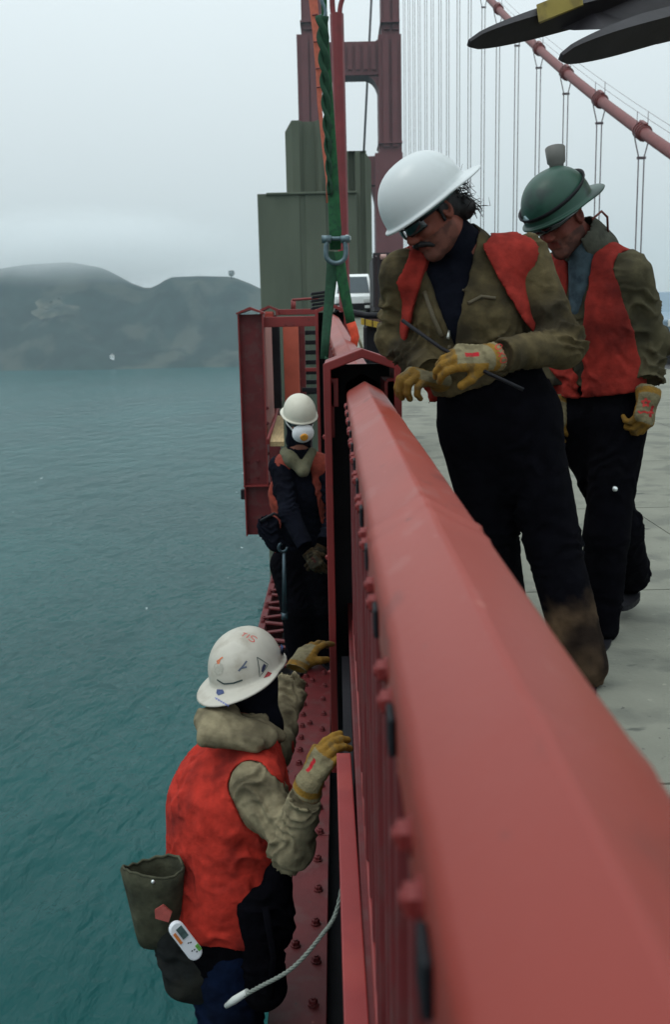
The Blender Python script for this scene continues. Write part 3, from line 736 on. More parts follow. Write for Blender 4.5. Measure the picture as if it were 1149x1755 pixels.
# cross rails back to the main rail line
def bar(x0, x1, y0, y1, Y, dep, name, m=M_steel, par=hs_):
    a = at(x0, y1, Y); b_ = at(x1, y0, Y); return MB().box((a.x,Y,a.z),(b_.x,Y+dep,b_.z), .006).build(name, m, par)
bar(452, 541, 541.5, 561, 11.55, .12, 'cross_rail'); bar(476, 541, 529, 540, 13.6, .14, 'cross_rail')
for (bx, by) in ((490,556),(503,556)):
    q = at(bx, by, 11.55); place(me_bolt, 'bolt', hs_, (q.x, 11.549, q.z), (math.pi/2,0,0))
# second outrigger post farther off with its peaked cap
a, b_ = at(446, 541, 13.5), at(476, 523, 13.5)
MB().prism([(a.x,a.z),(a.x,b_.z-.05),((a.x+b_.x)/2,b_.z),(b_.x,b_.z-.05),(b_.x,a.z),(b_.x-.03,a.z),(b_.x-.03,b_.z-.075),((a.x+b_.x)/2,b_.z-.03),(a.x+.03,b_.z-.075),(a.x+.03,a.z)], (0,13.5,0), (1,0,0), (0,0,1), (0,1,0), .3).build('rear_post_cap', M_steel, hs_)
MB().box((a.x+.05,13.45,a.z-.1),(b_.x-.06,13.9,a.z+.05), .02).build('rail_stub', M_rail, hs_)
MB().box((a.x,13.55,-1.0),(b_.x-.02,13.6,a.z), .004).build('rear_post', M_steel2, hs_)
# panel running away on the outer side, and upright box post in the bay
q0 = at(453, 745, 11.7); MB().box((q0.x-.02,11.7,at(455,752,11.7).z),(q0.x+.02,13.5,at(455,545,11.7).z)).build('side_panel', mat('lit_panel_pink', (.33,.12,.10), rough=.55, var=.12, vscale=8), hs_)  # paler pink puts the light on this face into its colour
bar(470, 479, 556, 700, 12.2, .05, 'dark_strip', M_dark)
bar(489, 511, 556, 700, 12.6, .10, 'bay_post', mat('bay_post_lit', (.42,.085,.05), rough=.55, var=.12, vscale=6, bump=.1))  # brighter red paints the lit face of the bay post
bar(511.5, 522, 556, 690, 12.72, .10, 'bay_post_shaded', M_steel2)  # same post, its shaded face painted in the darker red
for k in range(7): bar(523, 545, 566+k*17, 574+k*17, 12.9+.02*k, .05, 'louver', M_dark)
bar(523, 548, 630, 637, 12.3, .04, 'cross_bar', M_steel); bar(518, 552, 664, 672, 12.2, .04, 'cross_bar', M_dark)
# timber plank and slanting brace in the bay
pl = MB(); a, b_, c, d = at(463,757,10.9), at(487,757,10.9), at(486,712,13.3), at(472,712,13.3)
pl.add([a,b_,c,d,a-V(0,0,.05),b_-V(0,0,.05),c-V(0,0,.05),d-V(0,0,.05)], [(0,1,2,3),(4,7,6,5),(0,4,5,1),(1,5,6,2),(2,6,7,3),(3,7,4,0)])
solo(pl, 'timber_plank', M_wood, 'pale timber plank behind the masked worker, inside the rail bay', 'plank', tuple(a))
MB().tube([at(459,757,10.85), at(482,684,13.2)], .035, 6, flat=((0,0,1),.5)).build('brace', M_steel, hs_)
# thin red guard loop and the dark rubber pads on top of the rear post
gl = MB(); pts = [at(501,532,16), at(501,514,16), at(546,511,16)]
gl.tube([pts[0],pts[1]], .02, 6); gl.tube([pts[1],pts[2]], .02, 6); gl.tube([at(505,532,16.3), at(505,515,16.3)], .02, 6)
solo(gl, 'guard_loop', M_steel, 'thin red guard rail in front of the concrete pylon', 'guard rail', tuple(pts[0]))
for k in range(5):
    a = at(547, 527-k*6.2, 10.6); mb = MB(); mb.obox(a, V(.98,.1,.12).normalized(), V(-.1,1,0).normalized(), (0,0,1), .085-.008*(k%2), .07, .014, .008)
    solo(mb, 'rubber_pad', M_dark, 'black rubber pad in the small stack by the sling, %s' % ['lowest','second from bottom','middle one','second from top','topmost'][k], 'rubber pad', tuple(a-V(0,0,.014)), 'rubber pads stacked on the rail')
# ------------------------------------------------------------------ cloth and skin
OLIVE = lin(128,116,76)
def cloth(name, c, c2=None, a2=.4, s2=9, rough=.95, bump=.25, e=(.48,.66), spec=.15, crumple=.7): return mat(name, c, rough=rough, var=.26, vscale=28, col2=c2, c2amt=a2, c2scale=s2, bump=bump, bscale=70, bump2=.25, b2scale=600, spec=spec, c2edge=e, crumple=crumple)
M_jkA = cloth('olive_duck', (.080,.062,.030), (.022,.018,.012), .85, 6, e=(.44,.62))  # dark patches mix grime with shading painted into the cloth
M_jkB = cloth('drab_duck', (.066,.058,.033), (.014,.014,.011), .9, 7, e=(.42,.60))  # patches again carry painted shading as well as grime
M_jkD = cloth('tan_duck', (.215,.185,.115), (.060,.050,.032), .7, 8, e=(.46,.66))
M_vest = cloth('orange_red_vest', (.225,.022,.016), (.05,.009,.009), .7, 4, e=(.50,.66))
M_vestD = cloth('bright_orange_red_vest', (.37,.028,.018), (.06,.010,.010), .75, 6, e=(.50,.72))
M_vestC = cloth('faded_orange_vest', (.23,.045,.03), (.2,.05,.04), .5, 9)
M_navy = cloth('navy_cloth', (.006,.007,.012), (.003,.003,.005), .5, 7, spec=.04)
M_trs = cloth('black_trousers', (.0025,.0025,.004), (.006,.006,.007), .3, 5, spec=.03)
M_brown = cloth('worn_brown', (.11,.075,.045), (.03,.022,.018), .7, 12)
M_jean = cloth('blue_jeans', (.0045,.010,.030), (.003,.004,.007), .7, 5, spec=.05)
M_skin = mat('skin', (.34,.135,.085), rough=.7, var=.14, vscale=20, col2=(.20,.075,.055), c2amt=.5, c2scale=14, bump=.15, bscale=120, spec=.2, attr=True)
M_glove = mat('glove_leather', (.3,.2,.05), rough=.85, var=.18, vscale=40, col2=(.07,.055,.03), c2amt=.5, c2scale=28, bump=.3, bscale=160, spec=.2, attr=True)
M_boot = mat('boot_leather', (.26,.18,.10), rough=.7, var=.25, vscale=20, bump=.15)
M_hwhite = mat('white_helmet', (.50,.535,.54), rough=.32, var=.03, vscale=8, col2=(.40,.43,.42), c2amt=.35, c2scale=7, bump=.02, bscale=30, spec=.5)
M_hdirty = mat('scuffed_helmet', (.46,.44,.38), rough=.5, var=.08, vscale=14, col2=(.24,.21,.16), c2amt=.65, c2scale=14, bump=.05, bscale=60, c2edge=(.5,.72))
M_hcream = mat('cream_helmet', (.54,.52,.43), rough=.4, var=.05, vscale=10, col2=(.45,.42,.34), c2amt=.3, c2scale=20)
M_hgreen = mat('green_helmet', (.005,.045,.028), rough=.42, var=.15, vscale=10, col2=(.005,.02,.018), c2amt=.8, c2scale=9, bump=.04, bscale=50)
M_hair = mat('dark_hair', (.008,.007,.008), rough=.6, var=.3, vscale=60, spec=.3)
M_glass = mat('dark_lens', (.006,.012,.014), rough=.12, var=.05, spec=.6)

def frame(f, u):
    f = Vector(f).normalized(); u = Vector(u); u = (u-f*u.dot(f)).normalized(); r = f.cross(u)   # x = person's right
    return Matrix((r, f, u)).transposed()
def L2W(c, F, s=1.0): return lambda x, y, z: np.array(Vector(c)+F@Vector((x*s,y*s,z*s)))

def body(t, hc, F, neck, chest, skin=(.33,.13,.085), beard=.0, s=1.0, hands=()):
    """one continuous skin surface: head with a face, neck, upper chest"""
    g = L2W(hc, F, s); A = np.array([[F[i][j] for j in range(3)] for i in range(3)])
    pts = [g(0,0,.15), g(0,0,-.15), np.array(neck), np.array(chest)]
    lo = np.min(pts, 0)-.17; hi = np.max(pts, 0)+.17; fd = Field(lo, hi, .0042)
    E = lambda c, r, k=.02, op='u': fd.ell(g(*c), np.array(r)*s, A, k*s, op)
    C = lambda a, b, ra, rb, k=.015, op='u': fd.cone(g(*a), g(*b), ra*s, rb*s, k*s, op)
    E((0,-.012,.035), (.074,.096,.085)); E((0,.030,-.030), (.062,.062,.088), .03)
    C((-.048,-.005,-.062), (-.012,.062,-.103), .022, .021, .03); C((.048,-.005,-.062), (.012,.062,-.103), .022, .021, .03)
    E((0,.070,-.100), (.026,.022,.020), .02)                                  # chin
    C((-.036,.079,.020), (.036,.079,.020), .012, .012, .02)                   # brow
    E((-.040,.066,-.028), (.022,.020,.018), .02); E((.040,.066,-.028), (.022,.020,.018), .02)   # cheekbones
    for e in (-1, 1):
        E((e*.031,.094,.003), (.019,.014,.011), .012, 's'); E((e*.031,.074,.003), (.0135,.0135,.0135), .003)
        E((e*.077,-.008,-.008), (.011,.021,.033), .008); E((e*.083,-.004,-.004), (.006,.012,.018), .006, 's')
        E((e*.013,.101,-.033), (.0095,.011,.009), .008)
    C((0,.090,.010), (0,.113,-.026), .0095, .0135, .014)                       # nose
    C((-.021,.087,-.056), (.021,.087,-.056), .0085, .0085, .010); C((-.018,.085,-.070), (.018,.085,-.070), .0095, .0095, .010)
    C((-.024,.099,-.0625), (.024,.099,-.0625), .0028, .0028, .004, 's')       # mouth line
    fd.cone(g(0,-.022,-.06), neck, .056*s, .060*s, .03*s); fd.cone(neck, chest, .062, .066, .05)
    v, q = fd.mesh(); v = np_smooth(v, q, 1, .4)
    loc = ((v-np.array(hc))@A)/s
    col = np.tile(np.array(skin), (len(v),1)); 
    red = np.exp(-((loc[:,0])**2/.0016+(loc[:,1]-.11)**2/.0009+(loc[:,2]+.03)**2/.0009)); col = col*(1+red[:,None]*np.array([.15,-.2,-.25]))
    lip = ((np.abs(loc[:,2]+.0625) < .013) & (loc[:,1] > .084) & (np.abs(loc[:,0]) < .026)); col[lip] *= np.array([.9,.55,.6])
    if beard:
        bd = (loc[:,2] < -.045+.25*(.06-loc[:,1]).clip(0,.2)*0) & (loc[:,1] > -.01) & (loc[:,2] > -.14) & ~lip; col[bd] = col[bd]*(1-beard)+np.array([.03,.02,.017])*beard
    return np_obj('body', v, q, M_skin, t, col)

def helmet(t, hc, F, m, back=False, s=1.0, peak=.058, name='hard_hat', off=(0,-.008,.040), tilt=0):
    g0 = Matrix(F); 
    if back: g0 = Matrix(F) @ Matrix.Rotation(math.pi, 3, 'Z')
    if tilt: g0 = g0 @ Matrix.Rotation(tilt, 3, 'X')
    c = Vector(hc)+Matrix(F)@Vector(off)*s
    rx, ry, rz = .112*s, .138*s, .128*s; n = 56; rows = []
    def ringpt(j, el, sc=1.0, dz=0):
        ph = 2*math.pi*j/n; ce = math.cos(el)**.82 if math.cos(el) > 0 else 0
        return Vector((rx*sc*math.cos(ph)*ce, ry*sc*math.sin(ph)*ce, rz*sc*math.sin(el)+dz))
    for k in range(15): rows.append([ringpt(j, math.pi/2*(1-k/14.0)*.998) for j in range(n)])
    def brim(j, out, dz):
        ph = 2*math.pi*j/n; a = math.atan2(math.cos(ph), math.sin(ph)); pk = max(0, math.cos(a*1.0))**1.2 if abs(a) < math.pi/2 else 0
        e = out*(.012*s + peak*s*pk); p = ringpt(j, 0); dr = Vector((math.cos(ph)/rx, math.sin(ph)/ry, 0)).normalized()
        if pk > 0: dr = (dr*(1-.5*pk)+Vector((0,1,0))*.5*pk).normalized()
        return p+dr*e+Vector((0,0,dz-.010*s*pk*out))
    rows.append([brim(j,.10,-.004*s) for j in range(n)]); rows.append([brim(j,.45,-.007*s) for j in range(n)]); rows.append([brim(j,.92,-.009*s) for j in range(n)])
    rows.append([brim(j,1.0,-.012*s) for j in range(n)]); rows.append([brim(j,.93,-.0155*s) for j in range(n)]); rows.append([brim(j,.3,-.0135*s) for j in range(n)])
    for el, sc in ((0,.965),(.25,.96),(.6,.955),(1.0,.95),(1.4,.945),(1.568,.945)): rows.append([ringpt(j, el, sc) for j in range(n)])
    vs = [c+g0@p for r_ in rows for p in r_]; fs = []
    for i in range(len(rows)-1):
        for j in range(n): q = (j+1) % n; fs.append((i*n+j, (i+1)*n+j, (i+1)*n+q, i*n+q))
    o = MB().add(vs, fs, True).build(name, m, t)
    def surf(az, el, lift=.0008):     # az from the peak side, clockwise; returns world point on the shell
        ph = math.pi/2-az; ce = math.cos(el)**.82
        p = Vector((rx*math.cos(ph)*ce, ry*math.sin(ph)*ce, rz*math.sin(el))); nn = Vector((p.x/rx**2, p.y/ry**2, p.z/rz**2)).normalized()
        return c+g0@(p+nn*lift), g0@nn
    o['org'] = t['org']
    return o, surf, c, g0, brim
def ribbon(fn, pts, wdt, lift=.0):
    """stroke: pts in (u,v) metres on a surface; fn(u,v)->(point, normal)"""
    mb = MB(); P = []
    fine = []
    for i in range(len(pts)-1):
        for k in range(4): fine.append((pts[i][0]+(pts[i+1][0]-pts[i][0])*k/4, pts[i][1]+(pts[i+1][1]-pts[i][1])*k/4))
    fine.append(pts[-1]); L = []
    for i, p in enumerate(fine):
        a = fine[max(i-1,0)]; b_ = fine[min(i+1,len(fine)-1)]; d = (b_[0]-a[0], b_[1]-a[1]); l = math.hypot(*d) or 1; nx, ny = -d[1]/l*wdt/2, d[0]/l*wdt/2
        L.append((fn(p[0]+nx, p[1]+ny)[0], fn(p[0]-nx, p[1]-ny)[0]))
    vs = [q for pr in L for q in pr]; return vs, [(2*i, 2*i+1, 2*i+3, 2*i+2) for i in range(len(L)-1)]
def strokes(fn, lists, wdt, name, m, parent):
    mb = MB()
    for pts in lists: mb.add(*ribbon(fn, pts, wdt))
    return mb.build(name, m, parent, fixn=False)
def patch(fn, poly, name, m, parent):
    """filled convex patch laid on a surface"""
    cx = sum(p[0] for p in poly)/len(poly); cy = sum(p[1] for p in poly)/len(poly); n = len(poly); mb = MB(); vs = [fn(cx, cy)[0]]
    for k in (.5, 1.0): vs += [fn(cx+(p[0]-cx)*k, cy+(p[1]-cy)*k)[0] for p in poly]
    fs = [(0, 1+i, 1+(i+1) % n) for i in range(n)] + [(1+i, 1+n+i, 1+n+(i+1) % n, 1+(i+1) % n) for i in range(n)]
    return mb.add(vs, fs).build(name, m, parent, fixn=False)

def torso_field(fd, j, fw, off=0.0, arms=True, up=True, ks=.05, wide=1.0, deep=.66):
    fl = (np.array(fw), deep); lat = np.array(j['lat'])
    hip, waist, chest, neck = [np.array(j[k]) for k in ('hip','waist','chest','neck')]
    w = wide
    fd.cone(hip, waist, .172*w+off, .165*w+off, ks, flat=fl); fd.cone(waist, chest, .165*w+off, .190*w+off, ks, flat=fl)
    sl, sr = np.array(j['sl']), np.array(j['sr'])
    up_ = (neck-chest); up_ = up_/np.linalg.norm(up_)
    fd.cone(chest, chest*.35+neck*.65-up_*.03, .185*w+off, .115*w+off, ks, flat=fl)
    fd.cone(sl, neck-up_*.045, .068+off, .072+off, ks); fd.cone(sr, neck-up_*.045, .068+off, .072+off, ks)
    return fd
def arm_field(fd, s, e, wv, ru=.074, re=.064, rw=.052, off=0):
    s, e, wv = np.array(s), np.array(e), np.array(wv)
    fd.cone(s, e, ru+off, re+off, .04); fd.cone(e, wv, re+off, rw+off, .03); fd.ell(e, np.array([re*1.08]*3)+off, None, .03)
def vcut(j, fw, wn, c0, off):
    wa, ne = np.array(j['waist']), np.array(j['neck']); up_ = ne-wa; L = np.linalg.norm(up_); up_ /= L; l_ = np.cross(np.array(fw), up_); l_ /= np.linalg.norm(l_); f_ = np.cross(up_, l_)
    def f(X, Y, Z):
        px, py, pz = X-wa[0], Y-wa[1], Z-wa[2]; a = px*l_[0]+py*l_[1]+pz*l_[2]-off; b_ = px*f_[0]+py*f_[1]+pz*f_[2]; c = (px*up_[0]+py*up_[1]+pz*up_[2])/L
        return np.maximum(np.abs(a)-wn*(c-c0)/(1-c0), -b_+.02)
    return f
def bounds(pts, m): p = np.array([np.array(q) for q in pts]); return p.min(0)-m, p.max(0)+m
def jacket(t, j, fw, m, name='jacket', h=.0075, seed=0, collar=True, hem=.05, wide=1.0, extra=(), creased=1.0, deep=.66, ru=.074, neckcut=.064, tors=1.0):
    pts = [j[k] for k in ('hip','waist','chest','neck','sl','sr','el','er','wl','wr')]
    lo, hi = bounds(pts, .24); fd = Field(lo, hi, h)
    torso_field(fd, j, fw, wide=wide, deep=deep)
    hp = np.array(j['hip']); dn = hp-np.array(j['waist']); dn /= np.linalg.norm(dn); c0 = hp+dn*hem     # hem, cut before the sleeves join
    fd.fn(lambda X, Y, Z: -((X-c0[0])*dn[0]+(Y-c0[1])*dn[1]+(Z-c0[2])*dn[2]), 's')
    arm_field(fd, j['sl'], j['el'], j['wl'], ru=ru); arm_field(fd, j['sr'], j['er'], j['wr'], ru=ru)
    neck = np.array(j['neck']); nd = np.array(j['head'])-neck; nd /= np.linalg.norm(nd)
    if collar:
        fd.cone(neck-nd*.03, neck+nd*.045, .088, .080, .02); fd.cone(neck-nd*.02, neck+nd*.15, neckcut, neckcut+.012, .008, 's')
    # cuffs end cleanly
    for k, e in (('wl','el'),('wr','er')):
        wv = np.array(j[k]); d = wv-np.array(j[e]); d /= np.linalg.norm(d)
        fd.cone(wv+d*.015, wv+d*.10, .085, .085, 0, 's')
    for fnx in extra: fnx(fd)
    v, q = fd.mesh(); v = np_smooth(v, q, 2)
    sets = []
    for s, e, wv in (('sl','el','wl'),('sr','er','wr')):
        S, E_, W = np.array(j[s]), np.array(j[e]), np.array(j[wv])
        a, b_ = (E_-S)/np.linalg.norm(E_-S), (W-E_)/np.linalg.norm(W-E_); tw = np.cross(a, b_)
        sets += [(E_, .11, a+b_*.6, .042, .0095*creased), ((S+E_)/2, .13, a+.55*tw/(np.linalg.norm(tw)+1e-6), .062, .0075*creased), ((E_+W)/2, .11, b_-.4*a, .045, .0065*creased), (S, .10, a+.5*np.array(fw), .05, .006*creased)]
    ch_, wa = np.array(j['chest']), np.array(j['waist']); ax = (ch_-wa)/np.linalg.norm(ch_-wa)
    tc_ = creased*tors; sets += [(wa, .20, ax+.35*np.array(j['lat']), .075, .007*tc_), (ch_, .2, np.array(j['lat'])+.6*ax, .095, .005*tc_), (np.array(j['hip']), .2, ax-.3*np.array(j['lat']), .07, .006*tc_)]
    v = folds(v, q, sets, seed, .004, 12)
    return np_obj(name, v, q, m, t)
def vest(t, j, fw, m, seed=0, front=None, hem=.0, off=.016, h=.0075, wide=1.0, creased=1.0, deep=.66, armr=.108, neckr=.085, name='safety_vest', ru=.074):
    pts = [j[k] for k in ('hip','waist','chest','neck','sl','sr')]; lo, hi = bounds(pts, .26); fd = Field(lo, hi, h)
    torso_field(fd, j, fw, off, wide=wide, deep=deep)
    for s, e in (('sl','el'),('sr','er')):
        S, E_ = np.array(j[s]), np.array(j[e]); d = (E_-S)/np.linalg.norm(E_-S); outw = S-np.array(j['neck']); outw /= np.linalg.norm(outw)
        fd.cone(S+outw*.052-d*.05, S+outw*.065+d*.07, armr*.78, armr*.95, .01, 's'); fd.cone(S+outw*.065+d*.07, E_+outw*.04, armr*.95, .10, .01, 's')
    neck = np.array(j['neck']); nd = np.array(j['head'])-neck; nd /= np.linalg.norm(nd)
    fd.cone(neck-nd*.03, neck+nd*.2, neckr, neckr+.02, .01, 's')
    hp = np.array(j['hip']); wa = np.array(j['waist']); dn = hp-wa; dn /= np.linalg.norm(dn); c0 = hp+dn*hem
    fd.fn(lambda X, Y, Z: -((X-c0[0])*dn[0]+(Y-c0[1])*dn[1]+(Z-c0[2])*dn[2]), 's')
    if front is not None:       # open front: (half width at neck, half width at hem)
        up_ = neck-wa; L = np.linalg.norm(up_); up_ /= L; f_ = np.array(fw); l_ = np.cross(f_, up_); l_ /= np.linalg.norm(l_); f_ = np.cross(up_, l_)
        def cut(X, Y, Z):
            px, py, pz = X-wa[0], Y-wa[1], Z-wa[2]; a = px*l_[0]+py*l_[1]+pz*l_[2]-front[2]; b_ = px*f_[0]+py*f_[1]+pz*f_[2]; c = np.clip((px*up_[0]+py*up_[1]+pz*up_[2])/L, -.6, 1.1)
            return np.maximum(np.abs(a)-(front[1]+(front[0]-front[1])*c), -b_)
        fd.fn(cut, 's', .006)
    v, q = fd.mesh(); v = np_smooth(v, q, 2)
    ch_ = np.array(j['chest']); ax = (ch_-wa)/np.linalg.norm(ch_-wa); lat = np.array(j['lat'])
    v = folds(v, q, [(wa, .22, ax+.5*lat, .085, .009*creased), (ch_, .22, lat-.5*ax, .11, .007*creased), (hp, .18, ax-.6*lat, .07, .011*creased), ((wa+ch_)/2+np.array(fw)*-.1, .2, ax*.7-lat, .10, .007*creased)], seed, .0026, 9)
    return np_obj(name, v, q, m, t)
def trousers(t, j, fw, m, seed=0, h=.009, name='trousers', rt=.098, rk=.075, ra=.07, top='waist', colfn=None, bib=0):
    pts = [j[k] for k in ('hip','kl','kr','al','ar',top)]; lo, hi = bounds(pts, .26); fd = Field(lo, hi, h); fl = (np.array(fw), .68)
    hp = np.array(j['hip']); lat = np.array(j['lat']); fd.cone(hp, np.array(j[top])*.5+hp*.5, .165+bib, .155+bib, .04, flat=fl)
    for k, a, e in (('kl','al',1),('kr','ar',-1)):
        hj = hp+lat*e*.085+np.array([0,0,-.05]); K, A = np.array(j[k]), np.array(j[a])
        fd.cone(hj, K, rt, rk, .05); fd.cone(K, A, rk, ra, .03); fd.cone(A, A+(A-K)/np.linalg.norm(A-K)*.08, ra, ra*1.0, .0, 's') if 0 else None
    v, q = fd.mesh(); v = np_smooth(v, q, 2); sets = []
    for k, a in (('kl','al'),('kr','ar')):
        K, A = np.array(j[k]), np.array(j[a]); sets += [(K, .13, A-K, .06, .008), (A, .14, A-K, .05, .008), ((K+hp)/2, .18, (K-hp)+.2*lat, .08, .007)]
    v = folds(v, q, sets, seed, .004, 9); return np_obj(name, v, q, m, t, colfn(v) if colfn else None)
def boot(t, ankle, toe, m=M_boot):
    ankle, toe = np.array(ankle), np.array(toe); d = toe-ankle; d[2] = 0; d /= np.linalg.norm(d); gnd = toe[2]
    a = np.array([ankle[0],ankle[1],gnd]); lo, hi = bounds([ankle, toe, a-d*.1], .14); fd = Field(lo, hi, .007)
    fd.cone(ankle+[0,0,.05], a+[0,0,.06], .052, .05, .02); fd.cone(a-d*.03+[0,0,.05], a+d*.18+[0,0,.042], .048, .044, .03)
    fd.fn(lambda X, Y, Z: -(Z-gnd-.012)+0*X+0*Y, 's')
    v, q = fd.mesh(); o = np_obj('boot', np_smooth(v, q, 1), q, m, t)
    mb = MB(); side = np.cross(d, [0,0,1]); poly = []
    for i in range(20):
        an = 2*math.pi*i/20; poly.append((.050*math.cos(an), .155*math.sin(an)))
    mb.prism(poly, Vector(a+d*.075+[0,0,.0]), side, d, (0,0,1), .022); mb.build('sole', M_dark, o)
    return o
CANV = np.array((.175,.150,.085)); YEL = np.array((.22,.118,.018)); REDC = np.array((.35,.012,.02))
def glove(t, wr, fdir, back, curl, thumb=1, spread=.0, cuff=.12, s=1.08, dark=1.0, tcurl=.5, cuffr=(.044,.058), cdir=None, red=True, yel_palm=True, tout=.8, name='glove'):
    """gauntlet work glove: palm, four unequal bent fingers, thumb from the side of the palm, flared cuff. Frame: x thumb side, y fingers, z back"""
    fy = Vector(fdir).normalized(); bz = Vector(back); bz = (bz-fy*bz.dot(fy)).normalized(); bx = fy.cross(bz)*thumb
    g = lambda x, y, z: np.array(Vector(wr)+(bx*x+fy*y+bz*z)*s)
    lo, hi = bounds([wr, g(0,.2,0), g(0,.1,-.1), g(.09,.08,0), g(0,-cuff,0), g(-.06,.1,.03)], .09)
    if cdir is not None: l2, h2 = bounds([np.array(wr)+np.array(cdir)*cuff*1.1], .1); lo, hi = np.minimum(lo,l2), np.maximum(hi,h2)
    fd = Field(lo, hi, .0036)
    kn = [(.033,.088,.002),(.011,.096,.006),(-.012,.092,.004),(-.033,.080,-.002)]
    for kx in kn: fd.cone(g(kx[0]*.7,.018,0), g(*kx), .019*s, .0155*s, .014)
    fd.ell(g(.030,.035,-.010), np.array([.02,.03,.018])*s, np.array([[bx[i],fy[i],bz[i]] for i in range(3)]), .015)
    segs = []; LN = [(.040,.027,.023),(.045,.030,.024),(.042,.028,.023),(.033,.022,.020)]; RD = [.0125,.013,.0125,.0112]
    for i in range(4):
        p = Vector(kn[i]); ang = 0; c = curl[i]; prev = p.copy(); dx = spread*(1.5-i)
        for q_ in range(3):
            ang += c*(1.0, 1.1, .8)[q_]; p = p+Vector((dx*math.cos(ang)*.3, math.cos(ang), -math.sin(ang)))*LN[i][q_]
            fd.cone(g(*prev), g(*p), (RD[i]-.0008*q_)*s, (RD[i]-.0008*(q_+1))*s, .004); segs.append((g(*prev), g(*p))); prev = p.copy()
    tb = Vector((.030,.028,-.008)); d1 = Vector((tout,.75,-.25-tcurl*.3)).normalized(); t1 = tb+d1*.042; d2 = Vector((tout*(1-tcurl*1.2),.9,-.3-tcurl*.6)).normalized(); t2 = t1+d2*.033
    fd.cone(g(*tb), g(*t1), .0175*s, .0145*s, .012); fd.cone(g(*t1), g(*t2), .0145*s, .0125*s, .004)
    W = np.array(wr); cd = -np.array(fy) if cdir is None else np.array(cdir)/np.linalg.norm(cdir)
    fd.cone(g(0,.012,0), W+cd*.02, .030*s, .038, .02, flat=(np.array(bz), .8)); fd.cone(W, W+cd*cuff, cuffr[0], cuffr[1], .008, flat=(np.array(bz), .85)); fd.cone(W+cd*(cuff-.004), W+cd*(cuff+.12), cuffr[1]*1.3, cuffr[1]*1.3, 0, 's')
    v, q = fd.mesh(); v = np_smooth(v, q, 1, .4)
    p = (v-W); x = p@np.array(bx)/s; y = p@np.array(fy)/s; z = p@np.array(bz)/s; yc = p@cd
    col = np.tile(CANV, (len(v),1))
    if yel_palm:
        m_ = ((z < -.004) | (y > .10) | ((x > .034) & (y > .01))) & (yc < .0); col[m_] = YEL*.9
    m_ = (np.abs(yc-.004) < .011); col[m_] = YEL
    st = (yc > .018) & (np.abs(((yc*100) % 1.9)-.9) < .28); col[st] = CANV*np.array([.95,.62,.5])
    if red: m_ = (np.abs(x-.006) < .007) & (z > .0) & (y > .035) & (y < .075); col[m_] = REDC
    v = folds(v, q, [(W+cd*.05, .08, cd, .018, .0016), (g(0,.05,.02), .05, np.array(fy), .02, .0015)], 5, .0012, 40)
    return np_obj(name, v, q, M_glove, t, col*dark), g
# ------------------------------------------------------------------ worker leaning on the rail (white hard hat)
def J(**k): return {a: np.array(b_) for a, b_ in k.items()}
def person(label, loc): return thing('person', label, 'person', tuple(loc), 'bridge workers')
def nrm(*a): return np.array(Vector(a).normalized())
fA = V(-.72,-.44,-.60); uA = V(-.60,-.18,.80); FA = frame(fA, uA)
jA = J(head=at(738,366,3.3), neck=at(808,436,3.37), chest=at(800,548,3.38), waist=at(832,650,3.40), hip=at(856,705,3.42),
       sl=at(900,446,3.36), el=at(966,592,3.28), wl=at(838,613,3.08), sr=at(694,472,3.40), er=at(680,580,3.50), wr=at(752,652,3.22),
       kl=at(948,930,3.36), al=at(1000,1140,3.27), kr=at(842,900,3.50), ar=at(868,1075,3.60), lat=nrm(.93,-.30,.1))
A = person('worker in white hard hat and sunglasses leaning on the rail, olive jacket', (jA['al'][0], jA['al'][1], 0))
body(A, jA['head'], FA, jA['neck'], jA['neck']*.6+jA['chest']*.4, skin=(.145,.043,.028), beard=.65, s=1.02)
hA, sA, cA, gA, bA = helmet(A, jA['head'], FA, M_hwhite, back=True, s=1.12, peak=.050)
bp_, bn_ = sA(R(-100), R(14), .001); MB().tube([bp_-bn_*.004, bp_+bn_*.006, bp_+bn_*.008], [.016,.014,.009], 16).build('side_boss', M_hwhite, hA)
# suspension band under the shell
MB().tube([Vector(jA['head'])+FA@Vector((.092*math.cos(a), -.008+.112*math.sin(a), .028)) for a in [i*math.pi/12 for i in range(25)]], .012, 6, flat=((0,0,1),.3)).build('head_band', mat('head_band', (.05,.11,.11), rough=.6), hA)
fwA = nrm(-.30,-.93,-.15)
jk = jacket(A, jA, fwA, M_jkA, seed=1, hem=-.135, creased=1.8, tors=.7, h=.0065, ru=.083, wide=1.06, extra=(lambda fd: fd.fn(vcut(jA, fwA, .082, .32, .060), 's', .006),))
vA = vest(A, jA, fwA, M_vest, seed=4, front=(.092,.275,.030), hem=-.11, off=.028, creased=.8, armr=.104, wide=1.06)
def worn(v):
    K, An = jA['kl'], jA['al']; t_ = ((v-K)@(An-K))/((An-K)@(An-K)); d_ = np.linalg.norm(v-(K+np.outer(np.clip(t_,0,1.3),An-K)), axis=1)
    k_ = np.clip((t_-.42)/.25+.9*fbm(v*14, 4), 0, 1)*(d_ < .16)*np.clip(.5+1.4*fbm(v*7+9, 3), .15, 1)
    return np.array([.0028,.0028,.0045])*(1-k_[:,None])+np.array([.10,.065,.038])*k_[:,None]
M_trsA = mat('worn_trousers', (.006,.006,.010), rough=.95, var=.3, vscale=20, bump=.25, bscale=70, spec=.04, attr=True)
trousers(A, jA, fwA, M_trsA, seed=2, rt=.128, rk=.095, ra=.088, colfn=worn, bib=.035)
boot(A, jA['al'], (jA['al'][0]-.05, jA['al'][1]-.17, 0)); boot(A, jA['ar'], (jA['ar'][0]-.1, jA['ar'][1]-.15, 0))
